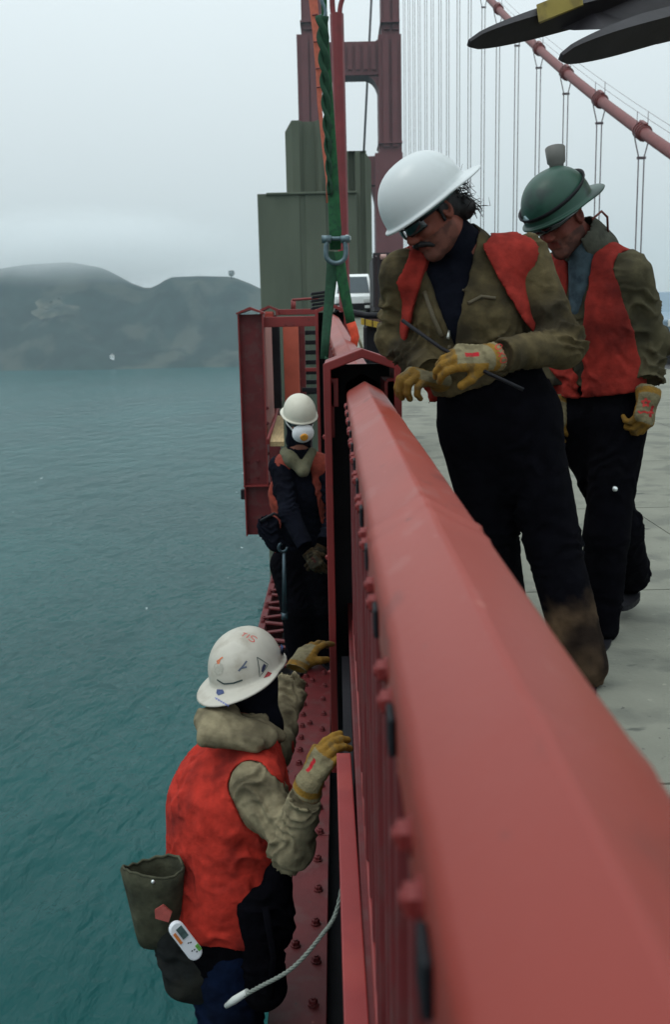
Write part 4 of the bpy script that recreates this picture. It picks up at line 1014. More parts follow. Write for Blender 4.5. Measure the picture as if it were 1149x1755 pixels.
MB().tube([jA['hip']+np.array([.17*math.cos(a), .125*math.sin(a), .06+.02*math.cos(a)]) for a in [i*math.pi/14 for i in range(29)]], .028, 6, flat=((0,0,1),.3)).build('tool_belt', M_trs, A)
# open collar, zip lines and pocket
def on_front(j, fw, a, b_, out):          # point on chest front: a across (+ person's left), b up from waist (0..1)
    wa, ne = j['waist'], j['neck']; up_ = ne-wa; return wa+up_*b_+j['lat']*a+fw*out
def snap(o, p, d, lift=.002):
    """project a point onto a part's surface along direction d"""
    me = o.data; bvh = snap.c.get(o.name)
    if bvh is None: bvh = BVHTree.FromPolygons([v.co for v in me.vertices], [p_.vertices for p_ in me.polygons]); snap.c[o.name] = bvh
    org = Vector(o['org']); h = bvh.ray_cast(Vector(p)-org-Vector(d)*.4, Vector(d))
    return (h[0]+org-Vector(d).normalized()*lift, h[1]) if h[0] is not None else (Vector(p), -Vector(d))
snap.c = {}
def surf_line(o, pix, Y, r, name, m, par, n=5, flat=None, lift=.002):
    """a seam or strap laid on a garment along photographed points"""
    pts = []
    for i in range(len(pix)-1):
        for k in range(n):
            x = pix[i][0]+(pix[i+1][0]-pix[i][0])*k/n; y = pix[i][1]+(pix[i+1][1]-pix[i][1])*k/n
            p = at(x, y, Y); pts.append(snap(o, p, (p-EYE).normalized(), lift)[0])
    return MB().tube(pts, r, 6, flat=flat).build(name, m, par)
M_zip = mat('zip_tape', (.075,.060,.034), rough=.7, var=.1); M_brass = mat('zip_metal', (.35,.36,.33), rough=.35, metal=.8, var=.05)
surf_line(jk, [(728,500),(744,545),(762,585)], 3.2, .008, 'zip', M_zip, jk); surf_line(jk, [(798,490),(790,530),(772,585)], 3.2, .008, 'zip', M_zip, jk)
surf_line(jk, [(771,592),(770,612),(769,640)], 3.2, .005, 'zip', M_zip, jk); surf_line(jk, [(770,566),(768,585)], 3.2, .006, 'zip_pull', M_brass, jk)
surf_line(jk, [(803,520),(826,508),(856,512)], 3.2, .006, 'pocket_zip', M_zip, jk)
# dark shirt filling the open collar
fd = Field(*bounds([jA['neck'], jA['chest'], jA['waist'], jA['sl'], jA['sr']], .16), .0075); torso_field(fd, jA, fwA, -.016); fd.cone(jA['neck'], jA['neck']*.5+jA['head']*.5, .072, .066, .02); v, q = fd.mesh(); np_obj('shirt', v, q, M_navy, A)
# moustache, hair and wind-blown wisps
gl = L2W(jA['head'], FA, 1.02)
hb = MB(); random.seed(11)
for e in (-1, 1):
    hb.tube([gl(0,.106,-.046), gl(e*.016,.101,-.050), gl(e*.032,.084,-.064), gl(e*.036,.074,-.078)], [.008,.010,.008,.004], 8)
hb.build('moustache', M_hair, A)
fd = Field(*bounds([gl(0,-.1,.02), gl(0,-.1,-.1), gl(0,.02,0)], .14), .006)
fd.ell(gl(0,-.030,.010), (.084,.088,.085), np.array([[FA[i][j_] for j_ in range(3)] for i in range(3)]), .01)
fd.cone(gl(-.05,-.085,-.05), gl(.05,-.085,-.05), .035, .035, .02); fd.ell(gl(0,.062,-.06), (.12,.085,.11), np.array([[FA[i][j_] for j_ in range(3)] for i in range(3)]), .01, 's')
for e in (-1,1): fd.cone(gl(e*.074,.012,.01), gl(e*.073,.018,-.03), .012, .007, .01)
v, q = fd.mesh(); n_ = np_normals(v, q); v = v+n_*(.010*fbm(v*np.array([55,55,14]), 4))[:,None]; hr_ = np_obj('hair', v, q, M_hair, A)
mb = MB()
for i in range(240):
    a = gl(random.uniform(-.085,.05), -.088+random.uniform(-.025,.02), random.uniform(-.075,.035)); o_ = Vector((random.uniform(.01,.05), random.uniform(-.04,.05), random.uniform(-.04,.04)))
    if i % 4: o_ *= .5
    b_ = Vector(a)+o_; c = b_+Vector((random.uniform(-.035,.01), 0, random.uniform(.0,.03)))
    mb.tube([a, (Vector(a)+b_)/2+Vector((random.uniform(-.012,.012),0,random.uniform(-.012,.012))), b_, c], [.0016,.0013,.0010,.0004], 4)
mb.build('hair_wisps', M_hair, hr_)
# sunglasses
sg = MB()
for e in (-1, 1):
    vs = []; fs = []
    for i in range(7):
        for k in range(5):
            u, w_ = i/6, k/4; x = e*(.006+.058*u); yv = .112-.010*u-.030*u**3+.004*math.sin(w_*3.14); z = .022-.040*w_*(1-.12*u)
            vs.append(gl(x, yv, z))
    for i in range(6):
        for k in range(4): fs.append((i*5+k, i*5+k+1, (i+1)*5+k+1, (i+1)*5+k))
    sg.add(vs, fs, True)
sgo = sg.build('sunglasses', M_glass, A, fixn=False)
so = sgo.modifiers.new('s', 'SOLIDIFY'); so.thickness = .003
mb = MB(); mb.tube([gl(-.006,.112,.014), gl(0,.116,.016), gl(.006,.112,.014)], .003, 6)
for e in (-1, 1): mb.tube([gl(e*.064,.082,.014), gl(e*.078,.045,.012), gl(e*.082,-.01,.012)], [.005,.003,.003], 6); mb.tube([gl(e*.006,.114,.022), gl(e*.04,.108,.023), gl(e*.064,.083,.018)], .0028, 6)
mb.build('glasses_frame', M_dark, sgo)
# gloves
gB, gl_l = glove(A, jA['wl'], at(742,612,3.05)-at(838,612,3.08), V(.15,-.75,.65), (.55,.6,.65,.7), thumb=-1, cuff=.10, cdir=Vector(jA['el']-jA['wl']).normalized(), tcurl=.5)
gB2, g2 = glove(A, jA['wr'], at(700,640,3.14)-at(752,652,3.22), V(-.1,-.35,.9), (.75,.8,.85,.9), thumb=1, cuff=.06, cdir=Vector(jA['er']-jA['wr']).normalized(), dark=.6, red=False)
# red knit lettering on the cuff
def cuff_fn(o, px, py, sc, ang):
    ca, sa = math.cos(ang), math.sin(ang)
    def fn(u, v_):
        p = at(px+(u*ca-v_*sa)*sc, py-(u*sa+v_*ca)*sc, 3.1); return snap(o, p, (p-EYE).normalized(), .0012)
    return fn
M_red = mat('red_ink', (.40,.03,.025), rough=.8, var=.2, vscale=60)
O_ = [(math.cos(a)*.35, math.sin(a)*.5) for a in [i*math.pi/6 for i in range(13)]]
cf = cuff_fn(gB, 860, 606, 12, R(-70))
strokes(cf, [[(p[0]-1.05,p[1]) for p in O_], [(-.35,-.5),(.3,.5)], [(-.35,.5),(.3,-.5)], [(p[0]+1.0,p[1]) for p in O_]], .14, 'cuff_lettering', M_red, gB)
# pry rod in his hands
solo(MB().tube([at(690,549,3.16), at(757,597,3.09), at(838,640,3.04), at(898,668,3.02)], .0060, 8), 'pry_rod', M_dark, 'thin dark rod held in the yellow gloves of the leaning worker', 'rod', tuple(at(690,549,3.16)))

# ------------------------------------------------------------------ worker in green hard hat
fB = V(-.66,-.56,-.50); uB = V(-.40,-.18,.88); FB = frame(fB, uB)
jB = J(head=at(962,374,3.78), neck=at(1016,430,3.84), chest=at(1016,535,3.86), waist=at(1022,640,3.87), hip=at(1028,705,3.87),
       sl=at(1078,472,3.74), el=at(1117,590,3.80), wl=at(1112,678,3.70), sr=at(956,470,3.98), er=at(940,590,4.0), wr=at(962,690,3.9),
       kl=at(1040,915,3.76), al=at(1030,1070,3.78), kr=at(1066,905,3.95), ar=at(1082,985,4.12), lat=nrm(.72,-.69,.03))
Bp = person('worker in green hard hat and red vest behind the leaning worker', (jB['al'][0], jB['al'][1], 0))
body(Bp, jB['head'], FB, jB['neck'], jB['neck']*.6+jB['chest']*.4, skin=(.13,.036,.026), beard=.75)
hB, sB, cB, gBm, bB = helmet(Bp, jB['head'], FB, M_hgreen, back=True, s=1.06, peak=.052)
fwB = nrm(-.70,-.70,-.12)
jkB = jacket(Bp, jB, fwB, M_jkB, seed=8, hem=-.11, creased=2.0, tors=.6, ru=.085)
vest(Bp, jB, fwB, M_vest, seed=9, front=(.055,.012,.0), hem=-.07, off=.020, armr=.10)
trousers(Bp, jB, fwB, M_trs, seed=5, rt=.105, rk=.085, ra=.08)
boot(Bp, jB['al'], (jB['al'][0]-.06, jB['al'][1]-.16, 0)); boot(Bp, jB['ar'], (jB['ar'][0]-.06, jB['ar'][1]-.12, jB['ar'][2]-.10))
# pale collar and blue shirt
fd = Field(*bounds([jB['neck'], jB['chest']], .2), .006); nd = jB['head']-jB['neck']; nd /= np.linalg.norm(nd)
fd.cone(jB['neck']-nd*.01, jB['neck']+nd*.055, .094, .092, .0); fd.cone(jB['neck']-nd*.1, jB['neck']+nd*.2, .074, .076, .0, 's'); fd.cone(jB['neck']+fwB*.11+nd*.09, jB['neck']+fwB*.12-nd*.04, .05, .03, .01, 's')
v, q = fd.mesh(); np_obj('collar', folds(v, q, [], 3, .003, 14), q, cloth('corduroy_collar', (.060,.062,.048), (.03,.032,.03), .4, 20), Bp)
fd = Field(*bounds([jB['neck'], jB['chest']], .2), .006); fd.cone(jB['neck']+fwB*.045, jB['chest']+fwB*.10+np.array([0,0,.02]), .066, .035, .0); v, q = fd.mesh(); np_obj('shirt', folds(v, q, [], 6, .004, 18), q, cloth('pale_blue_shirt', (.045,.070,.085), (.014,.024,.035), .7, 20), Bp)
# lamp, goggle strap and clutter on the helmet
p0, n0 = sB(R(-8), R(56), 0); M_lamp = mat('grey_lamp', (.12,.12,.11), rough=.5, var=.1)
lp = MB().tube([p0-n0*.01, p0+n0*.012, p0+n0*.02, p0+n0*.072, p0+n0*.075], [.026,.026,.033,.037,.034], 18).build('cap_lamp', M_lamp, hB)
pts = []
for i in range(33):
    a = 2*math.pi*i/32; p, n1 = sB(a, R(18)+R(10)*math.cos(a), .004); pts.append(p)
MB().tube(pts, .012, 6, flat=((0,0,1),.35)).build('goggle_strap', M_dark, hB)
for k, (az, el, c) in enumerate(((-62,40,(.20,.17,.07)),(-50,30,(.12,.10,.05)),(-72,24,(.08,.16,.20)),(-88,10,(.10,.17,.22)),(-45,50,(.25,.20,.08)),(-165,12,(.20,.30,.32)),(-55,14,(.04,.05,.09)))):
    p, n1 = sB(R(az), R(el), .003); t1 = n1.orthogonal().normalized(); t2 = n1.cross(t1)
    MB().obox(p, t1, t2, n1, .013, .009, .004, .002).build('sticker', mat('sticker_%d' % k, c, rough=.5, var=.3, vscale=90), hB)
MB().tube([sB(R(-40), R(10), .012)[0], sB(R(-40), R(10), .03)[0]+V(.01,0,-.01), sB(R(-20), R(0), .04)[0]+V(.02,0,-.02)], [.012,.014,.009], 8).build('strap_buckle', M_dark, hB)
glB = L2W(jB['head'], FB, 1.0)
MB().tube([glB(.058,.086,.012), glB(.02,.112,.012), glB(-.02,.112,.012), glB(-.058,.086,.012), glB(-.082,.0,.012)], [.014,.019,.019,.014,.006], 10).build('goggles', M_glass, Bp)
MB().tube([at(1016,376,3.7), at(1032,362,3.72), at(1042,372,3.74), at(1043,398,3.78)], .0045, 6).build('cable_loop', mat('brown_cord', (.12,.03,.025), rough=.6), hB)
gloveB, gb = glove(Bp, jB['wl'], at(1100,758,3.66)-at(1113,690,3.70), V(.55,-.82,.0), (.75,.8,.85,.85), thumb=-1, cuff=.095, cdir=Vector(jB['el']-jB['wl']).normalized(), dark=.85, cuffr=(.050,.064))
star = []
for i in range(11):
    a = math.pi/2+i*math.pi/5; r_ = .5 if i % 2 == 0 else .22; star.append((r_*math.cos(a), r_*math.sin(a)))
def bf(o, px, py, sc, Y):
    def fn(u, v_): p = at(px+u*sc, py-v_*sc, Y); return snap(o, p, (p-EYE).normalized(), .0012)
    return fn
strokes(bf(gloveB, 1108, 690, 15, 3.66), [star], .22, 'cuff_star', M_red, gloveB)
strokes(bf(gloveB, 1108, 706, 15, 3.66), [[(-.9,.1),(-.6,-.1),(-.2,.05),(.2,-.1),(.6,.0),(.9,-.15)]], .22, 'cuff_lettering', M_red, gloveB)
glove(Bp, jB['wr'], V(-.3,-.3,-.9), V(-.7,-.5,.1), (.6,.65,.7,.7), thumb=1, cuff=.09, dark=.7)
pb = at(1055,838,3.6); MB().sphere(snap(Bp.children[[c.name.split('.')[0] for c in Bp.children].index('trousers')], pb, (pb-EYE).normalized(), .003)[0], .011, 10).build('snap_button', mat('bright_metal', (.7,.75,.75), rough=.3, metal=.6), Bp)

# ------------------------------------------------------------------ masked worker beyond, facing the camera
fC = V(.22,-.90,-.36); uC = V(.04,-.30,.95); FC = frame(fC, uC)
jC = J(head=at(514,718,6.5), neck=at(512,778,6.58), chest=at(513,845,6.62), waist=at(516,915,6.64), hip=at(517,955,6.64),
       sr=at(481,800,6.56), er=at(496,880,6.36), wr=at(530,948,6.22), sl=at(560,800,6.6), el=at(576,880,6.5), wl=at(552,940,6.3), lat=nrm(.98,.15,0))
hpC = jC['hip']; jC.update(J(kr=(hpC[0]-.03,hpC[1]-.10,ZC+.46), ar=(hpC[0]-.02,hpC[1]-.02,ZC+.10), kl=(hpC[0]+.14,hpC[1]-.06,ZC+.46), al=(hpC[0]+.16,hpC[1]+.05,ZC+.10)))
Cp = person('worker in cream hard hat and round white dust mask beyond the post', (hpC[0], hpC[1], ZC))
body(Cp, jC['head'], FC, jC['neck'], jC['neck']*.6+jC['chest']*.4, skin=(.20,.09,.06), beard=.6)
hC, sC, cC, gCm, bC = helmet(Cp, jC['head'], FC, M_hcream, back=True, s=.96, peak=.035)
def hoodmesh(t, hc, F, m, name, s=1.0, cut=True):
    g = L2W(hc, F, s); A_ = np.array([[F[i][j_] for j_ in range(3)] for i in range(3)]); fd = Field(*bounds([hc], .22), .006)
    fd.ell(g(0,-.012,-.01), np.array([.092,.106,.120])*s, A_, .02); fd.cone(g(0,-.02,-.08), g(0,-.03,-.17), .075*s, .085*s, .03)
    if cut: fd.ell(g(0,.12,-.010), np.array([.066,.055,.05])*s, A_, .01, 's')
    v, q = fd.mesh(); return np_obj(name, folds(v, q, [], 4, .004, 16), q, m, t)
hoodmesh(Cp, jC['head'], FC, M_navy, 'balaclava')
g = L2W(jC['head'], FC, 1.0)
rp = MB(); cx = Vector(g(-.0,.122,-.052)); nf = (FC@Vector((.05,1,-.12))).normalized(); rp.tube([cx-nf*.035, cx-nf*.012, cx+nf*.014, cx+nf*.030], [.068,.072,.056,.020], 20)
rs = rp.build('dust_mask', mat('white_mask', (.72,.74,.76), rough=.8, var=.06, vscale=20), Cp)
MB().tube([cx+nf*.022, cx+nf*.036, cx+nf*.040], [.026,.026,.020], 16).build('mask_valve', mat('orange_valve', (.62,.27,.03), rough=.5), rs)
MB().tube([g(.055,.085,-.045), g(.085,.02,-.02), g(.09,-.05,-.005)], .007, 6).build('mask_strap', mat('white_strap', (.6,.62,.6), rough=.8), rs); MB().tube([g(-.055,.085,-.045), g(-.085,.02,-.02), g(-.09,-.05,-.005)], .007, 6).build('mask_strap', mat('white_strap', (.6,.62,.6)), rs)
MB().tube([g(-.07,.062,.004), g(-.03,.098,.004), g(.03,.098,.004), g(.07,.062,.004)], [.014,.02,.02,.014], 10).build('goggles', M_glass, Cp)
fwC = nrm(.12,-.98,-.1)
jacket(Cp, jC, fwC, M_navy, seed=12, hem=.02, creased=1.1, h=.009, wide=.95)
vest(Cp, jC, fwC, M_vestC, seed=13, front=(.05,.15,0), hem=-.0, off=.016, h=.009, armr=.098, wide=.98)
fd = Field(*bounds([jC['neck'], jC['chest']], .2), .007); fd.cone(jC['neck']+np.array([-.05,-.07,-.01]), jC['neck']+np.array([.03,-.12,-.10]), .045, .035, .02); fd.cone(jC['neck']+np.array([-.085,-.02,.01]), jC['neck']+np.array([-.05,-.09,-.03]), .04, .045, .02); fd.cone(jC['neck']+np.array([.08,-.02,.01]), jC['neck']+np.array([.03,-.12,-.10]), .04, .035, .02)
v, q = fd.mesh(); np_obj('collar', folds(v, q, [], 8, .006, 16), q, cloth('grey_tan_scarf', (.12,.115,.072), (.07,.07,.05), .5, 14), Cp)
trousers(Cp, jC, fwC, M_trs, seed=14, rt=.135, rk=.115, ra=.105)
for a_, sx_ in (('ar',-.03),('al',.06)): boot(Cp, jC[a_], (jC[a_][0]+sx_, jC[a_][1]-.16, ZC), M_dark)
glove(Cp, jC['wr'], V(.5,-.4,-.7), V(-.3,-.8,.3), (.6,.6,.7,.7), thumb=-1, dark=.08, cuff=.08, name='glove'); glove(Cp, jC['wl'], V(-.4,-.4,-.7), V(.2,-.8,.3), (.6,.6,.7,.7), thumb=1, dark=.08, cuff=.08)
# tool bag and spanner hanging at his side
tb = thing('tool_bag', 'black tool bag hanging at the side of the masked worker', 'tool bag', tuple(at(466,935,6.4)))
fd = Field(*bounds([at(466,880,6.4), at(466,945,6.4)], .2), .008); fd.cone(at(460,902,6.42), at(474,932,6.40), .075, .062, .03, flat=((0,1,0),.6)); fd.ell(at(460,893,6.40), (.06,.035,.028), None, .01, 's')
v, q = fd.mesh(); np_obj('bag', folds(v, q, [(at(466,915,6.4),.12,(.3,0,1),.05,.012)], 3, .008, 14), q, M_navy, tb)
MB().tube([at(447,893,6.38), at(470,880,6.36), at(484,888,6.38)], .010, 6).build('strap', M_dark, tb)
spn = thing('spanner', 'long dark steel spanner hanging below the black tool bag', 'spanner', tuple(at(489,1050,6.3)))
M_tool = mat('tool_steel', (.05,.075,.09), rough=.4, metal=.7, var=.2)
MB().tube([at(487,945,6.3), at(488,1050,6.3)], [.011,.016], 8, flat=((1,0,0),.5)).build('shaft', M_tool, spn)
jw = MB(); c = at(485,938,6.3)
jw.tube([c+V(.028*math.cos(a),0,.028*math.sin(a)) for a in [R(110+i*28) for i in range(10)]], .010, 6); jw.build('jaw', M_tool, spn)
MB().tube([at(488,1050,6.3), at(488,1062,6.3)], [.022,.020], 10).build('socket_end', M_tool, spn)

# ------------------------------------------------------------------ near worker outside the rail
fD = V(.42,.88,.16); uD = V(-.22,-.06,.96); FD = frame(fD, uD)
jD = J(head=at(430,1162,3.34), neck=at(424,1256,3.27), chest=at(396,1385,3.18), waist=at(383,1490,3.12), hip=at(372,1570,3.08),
       sr=at(441,1348,3.02), er=at(500,1452,2.90), wr=at(529,1345,2.84), sl=at(462,1285,3.42), el=at(490,1195,3.66), wl=at(511,1140,3.74), lat=nrm(-.55,.80,.05))
jD.update(J(kr=(-.40,2.96,-1.16), ar=(-.44,2.92,ZC-.42), kl=(-.43,3.16,-1.16), al=(-.47,3.20,ZC-.42)))
D = person('near worker standing below outside the rail in a stickered hard hat and bright vest', (-.45, 3.1, ZC-.53))
body(D, jD['head'], FD, jD['neck'], jD['neck']*.6+jD['chest']*.4, skin=(.25,.1,.07))
hD, sD, cD, gDm, bD = helmet(D, jD['head'], FD, M_hdirty, back=True, s=1.10, peak=.062)
hoodmesh(D, jD['head'], FD, M_navy, 'balaclava', 1.02)
fwD = nrm(.80,.55,-.20)
jacket(D, jD, fwD, M_jkD, seed=21, hem=-.02, creased=1.7, tors=.3, h=.0065, ru=.086, wide=1.18, deep=.82)
vest(D, jD, fwD, M_vestD, seed=22, front=(.05,.05,0), hem=.035, off=.026, h=.0065, creased=1.75, armr=.096, neckr=.07, wide=1.18, deep=.82)
# hood bunched behind the neck
fd = Field(*bounds([jD['neck']], .3), .0065)
hp_ = [at(470,1258,3.22), at(452,1276,3.10), at(410,1282,3.04), at(366,1268,3.04), at(346,1240,3.10), at(352,1215,3.22)]
fl_ = (Vector((.1,-.55,.83)), .62)
fd.cone(at(372,1245,3.12), at(450,1262,3.12), .070, .050, .03, flat=fl_); fd.cone(at(352,1232,3.18), at(392,1226,3.2), .040, .042, .03)
fd.cone(at(352,1262,3.06), at(440,1276,3.06), .030, .028, .025); fd.cone(at(440,1250,3.2), at(480,1262,3.24), .045, .025, .03)
fd.cone(at(372,1232,2.98), at(440,1252,2.98), .014, .010, .014, 's'); fd.cone(at(345,1250,2.98), at(372,1262,2.95), .010, .012, .012, 's')
v, q = fd.mesh(); np_obj('hood', folds(v, q, [(hp_[2],.14,(.35,.2,1),.05,.010),(hp_[4],.12,(1,.2,.7),.055,.008)], 33, .007, 11), q, M_jkD, D)
trousers(D, jD, fwD, M_jean, seed=23, rt=.135, rk=.105, ra=.09)
for a_ in ('ar','al'): boot(D, jD[a_], (jD[a_][0]+.16, jD[a_][1]+.03, ZC-.53))
gDn, gdn = glove(D, jD['wr'], at(573,1258,2.86)-at(532,1335,2.84), V(-.55,-.5,.62), (.35,.5,.55,.6), thumb=-1, cuff=.105, cdir=Vector(jD['er']-jD['wr']).normalized(), cuffr=(.048,.066), yel_palm=True, tcurl=.2, dark=1.0)
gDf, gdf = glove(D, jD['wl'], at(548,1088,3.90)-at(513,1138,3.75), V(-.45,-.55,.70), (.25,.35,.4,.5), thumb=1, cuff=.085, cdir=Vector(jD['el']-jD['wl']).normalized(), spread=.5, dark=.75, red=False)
# harness strap dark under the vest, tool belt
fd = Field(*bounds([jD['hip'], jD['waist']], .3), .008); hp3 = jD['hip']; fd.cone(hp3+np.array([.01,0,-.02]), hp3+np.array([.03,0,-.13]), .215, .20, 0, flat=(fwD,.86)); v, q = fd.mesh(); np_obj('tool_belt', folds(v, q, [(hp3,.25,(0,0,1),.05,.006)], 2, .006, 12), q, M_trs, D)
# helmet stickers and lettering
def hm(az0, el0):
    def fn(u, v_): return sD(R(az0)+u/(.12*max(.25,math.cos(R(el0)))), R(el0)+v_/.12, .0012)
    return fn
def colr(n_, c, r=.6): return mat(n_, c, rough=r, var=.2, vscale=80)
S_ = [(.35,.42),(.1,.5),(-.2,.45),(-.35,.25),(-.2,.05),(.2,-.05),(.35,-.25),(.2,-.45),(-.1,-.5),(-.35,-.4)]
sc = .020
def sh(l, dx, k=sc): return [(p[0]*k+dx, p[1]*k) for p in l]
RED2 = colr('red_marker', (.55,.05,.04))
def rot(l, a): return [(p[0]*math.cos(a)-p[1]*math.sin(a), p[0]*math.sin(a)+p[1]*math.cos(a)) for p in l]
f2 = hm(-8, 26)       # triangle sign on the side
def place_dec(px, py):
    """helmet surface chart centred on a photographed point"""
    p0 = at(px, py, 3.2); d = (p0-EYE).normalized(); h, n0 = snap(hD, p0, d, 0)
    t1 = (_r - n0*_r.dot(n0)).normalized(); t2 = n0.cross(t1); t2 = t2 if t2.dot(_u) > 0 else -t2
    def fn(u, v_):
        q_ = h+t1*u+t2*v_; r_ = snap(hD, q_+n0*0, -n0, 0); return (r_[0]+n0*.0012, n0)
    return fn
k_ = 1/505.0
f1 = place_dec(424,1090); strokes(f1, [rot(sh(S_,.022,.030), -.45), rot([(.003,.011),(.003,-.011)], -.45), rot([(-.022,.010),(-.006,.010)], -.45), rot([(-.014,.010),(-.014,-.011)], -.45)], .0030, 'lettering', RED2, hD)
f = place_dec(449,1143); strokes(f, [[(-10*k_,16*k_),(13*k_,5*k_),(-3*k_,-17*k_),(-10*k_,16*k_)]], .0035, 'triangle_sticker', colr('dark_outline', (.09,.11,.10)), hD)
patch(f, [(-1*k_,-8*k_),(3*k_,-9*k_),(9*k_,3*k_),(4*k_,6*k_),(0,0)], 'triangle_symbol', colr('navy_print', (.015,.02,.06)), hD)
f = place_dec(417,1142); strokes(f, [[(-8*k_,-8*k_),(0,1*k_),(6*k_,9*k_)],[(-3*k_,-3*k_),(6*k_,-1*k_)]], .006, 'worn_print', colr('blue_grey_print', (.09,.11,.16)), hD)
f = place_dec(391,1170); strokes(f, [[(-22*k_,2*k_),(-8*k_,-3*k_),(10*k_,0),(24*k_,5*k_)]], .0055, 'dark_band', colr('dark_band', (.03,.05,.05)), hD)
f = place_dec(377,1186); patch(f, [(-6*k_,9*k_),(6*k_,2*k_),(9*k_,-8*k_),(-2*k_,-9*k_),(-7*k_,0)], 'logo_sticker', colr('blue_print', (.03,.05,.14)), hD)
f = place_dec(376,1134); strokes(f, [[(-6*k_,1*k_),(0,3*k_),(7*k_,7*k_)],[(-5*k_,-1*k_),(-1*k_,-3*k_),(1*k_,2*k_)]], .006, 'worn_sticker', colr('orange_print', (.55,.15,.06)), hD)
patch(place_dec(374,1146), [(11*k_*math.cos(a)*1.1, 11*k_*math.sin(a)*(1+.15*math.sin(3*a))) for a in [i*math.pi/5 for i in range(10)]], 'torn_sticker', colr('grey_paper', (.36,.35,.30), .9), hD)
f = place_dec(459,1158); patch(f, [(-7*k_,-8*k_),(3*k_,-2*k_),(7*k_,7*k_),(0,6*k_)], 'red_sticker', colr('dark_red_print', (.24,.02,.025)), hD)
f = place_dec(428,1083); strokes(f, [[(13*k_*math.cos(a)+22*k_*0, 5*k_*math.sin(a)) for a in [i*math.pi/8 for i in range(17)]]], .0035, 'oval_sticker', RED2, hD) if 0 else None
f = place_dec(484,1114); patch(f, [(-3*k_,10*k_),(2*k_,6*k_),(3*k_,-8*k_),(-3*k_,-6*k_)], 'side_sticker', colr('blue_print', (.03,.05,.14)), hD)
# small blue print on the brim
br = []
p0 = at(374,1204,3.1); d = (p0-EYE).normalized(); 
def bfn(u, v_):
    p = at(380+u, 1203-v_, 3.1); r_ = snap(hD, p, (p-EYE).normalized(), .0012); return r_
strokes(bfn, [[(-11+k*4, 6-k*2.4+2), (-9+k*4, 6-k*2.4-2), (-8+k*4, 6-k*2.4+1)] for k in range(6)], 1.4, 'brim_print', colr('brim_ink', (.12,.14,.35)), hD)
# ------------------------------------------------------------------ things on the lower near worker
pc = thing('tool_pouch', 'open olive canvas tool pouch at the hip of the lower near worker', 'tool pouch', tuple(at(262,1620,2.95)))
M_canvas = cloth('pouch_canvas', (.060,.062,.040), (.02,.022,.018), .6, 10)
rim = []; n = 28; rows = []
c0, c1 = at(262,1487,2.95), at(272,1610,2.97)
for k in range(8):
    t_ = k/7; c = c0.lerp(c1, t_); rw = .098*(1-.35*t_); rd = .060*(1-.3*t_)
    rows.append([c+V(rw*math.cos(2*math.pi*i/n)*(1+.04*math.sin(5*i)), rd*math.sin(2*math.pi*i/n), .012*math.sin(2*math.pi*i/n*2)*(1-t_)+.004*math.sin(i*3+k)) for i in range(n)])
vs = [p for r_ in rows for p in r_]; fs = [(k*n+i, k*n+(i+1)%n, (k+1)*n+(i+1)%n, (k+1)*n+i) for k in range(7) for i in range(n)] + [tuple(range(7*n, 8*n))]
ob = MB().add(vs, fs, True).build('bag', M_canvas, pc, fixn=False); s_ = ob.modifiers.new('s', 'SOLIDIFY'); s_.thickness = .006
MB().tube([p+V(0,0,.002) for p in rows[0]]+[rows[0][0]], .005, 6).build('hem', M_canvas, pc)
MB().sphere(at(262,1511,2.885), .007, 8).build('rivet', mat('bright_metal', (.7,.75,.75)), pc)
lp = thing('leather_pouch', 'dark lower pouch under the canvas bag, bulging over the hip', 'tool pouch', tuple(at(300,1690,2.95)))
fd = Field(*bounds([at(290,1580,2.95), at(330,1690,2.95)], .16), .007); fd.cone(at(288,1595,2.96), at(318,1680,2.94), .062, .07, .02, flat=((0,1,0),.75)); fd.cone(at(330,1600,2.95), at(345,1690,2.95), .06, .06, .03, flat=((0,1,0),.75))
v, q = fd.mesh(); np_obj('bag', folds(v, q, [(at(305,1640,2.9),.14,(.6,0,1),.05,.010)], 4, .008, 12), q, cloth('dark_leather', (.012,.014,.014), (.035,.035,.026), .5, 9), lp)
MB().prism([(-.022,-.018),(.020,-.030),(.030,.0),(.002,.024),(-.024,.008)], at(279,1562,2.87), _r, _u, -_f, .012).build('flap', colr('red_flap', (.30,.06,.05)), lp)
hb_ = thing('harness_bag', 'black harness bag at the front of the lower near worker below the red vest', 'bag', tuple(at(455,1710,2.92)))
fd = Field(*bounds([at(440,1560,2.92), at(470,1720,2.92)], .18), .008); fd.cone(at(440,1560,2.94), at(452,1690,2.93), .085, .080, .03, flat=((0,1,0),.8)); fd.cone(at(476,1500,2.97), at(478,1590,2.95), .05, .055, .03)
v, q = fd.mesh(); np_obj('bag', folds(v, q, [(at(450,1620,2.88),.16,(.4,0,1),.06,.012)], 6, .008, 11), q, M_trs, hb_)
MB().tube([at(455,1555,2.85), at(470,1640,2.84), at(462,1712,2.85)], .012, 6, flat=((1,0,0),.3)).build('strap', M_trs, hb_)
# white handheld meter clipped to the belt
mt_ = thing('gas_meter', 'white handheld meter with grey screen and orange stripe at the worker\'s hip', 'meter', tuple(at(318,1612,2.80)))
c = at(318,1612,2.82); dl = (at(340,1640,2.82)-at(297,1584,2.82)).normalized(); nn = (EYE-c).normalized(); nn = (nn-dl*nn.dot(dl)).normalized(); dw = nn.cross(dl)
def rr(hl, hw, n=8, wob=0):
    pts = []
    for i in range(n+1): a = math.pi*i/n; pts.append((hl-hw+hw*math.sin(a), hw*math.cos(a)))
    for i in range(n+1): a = math.pi+math.pi*i/n; pts.append((-hl+hw+hw*math.sin(a), hw*math.cos(a)))
    return pts
ml = rr(.072,.0245); mo = MB().prism(ml, c-nn*.014, dl, dw, nn, .024).build('case', mat('white_plastic', (.72,.75,.80), rough=.35, var=.03), mt_)
bv = mo.modifiers.new('b', 'BEVEL'); bv.width = .005; bv.segments = 3
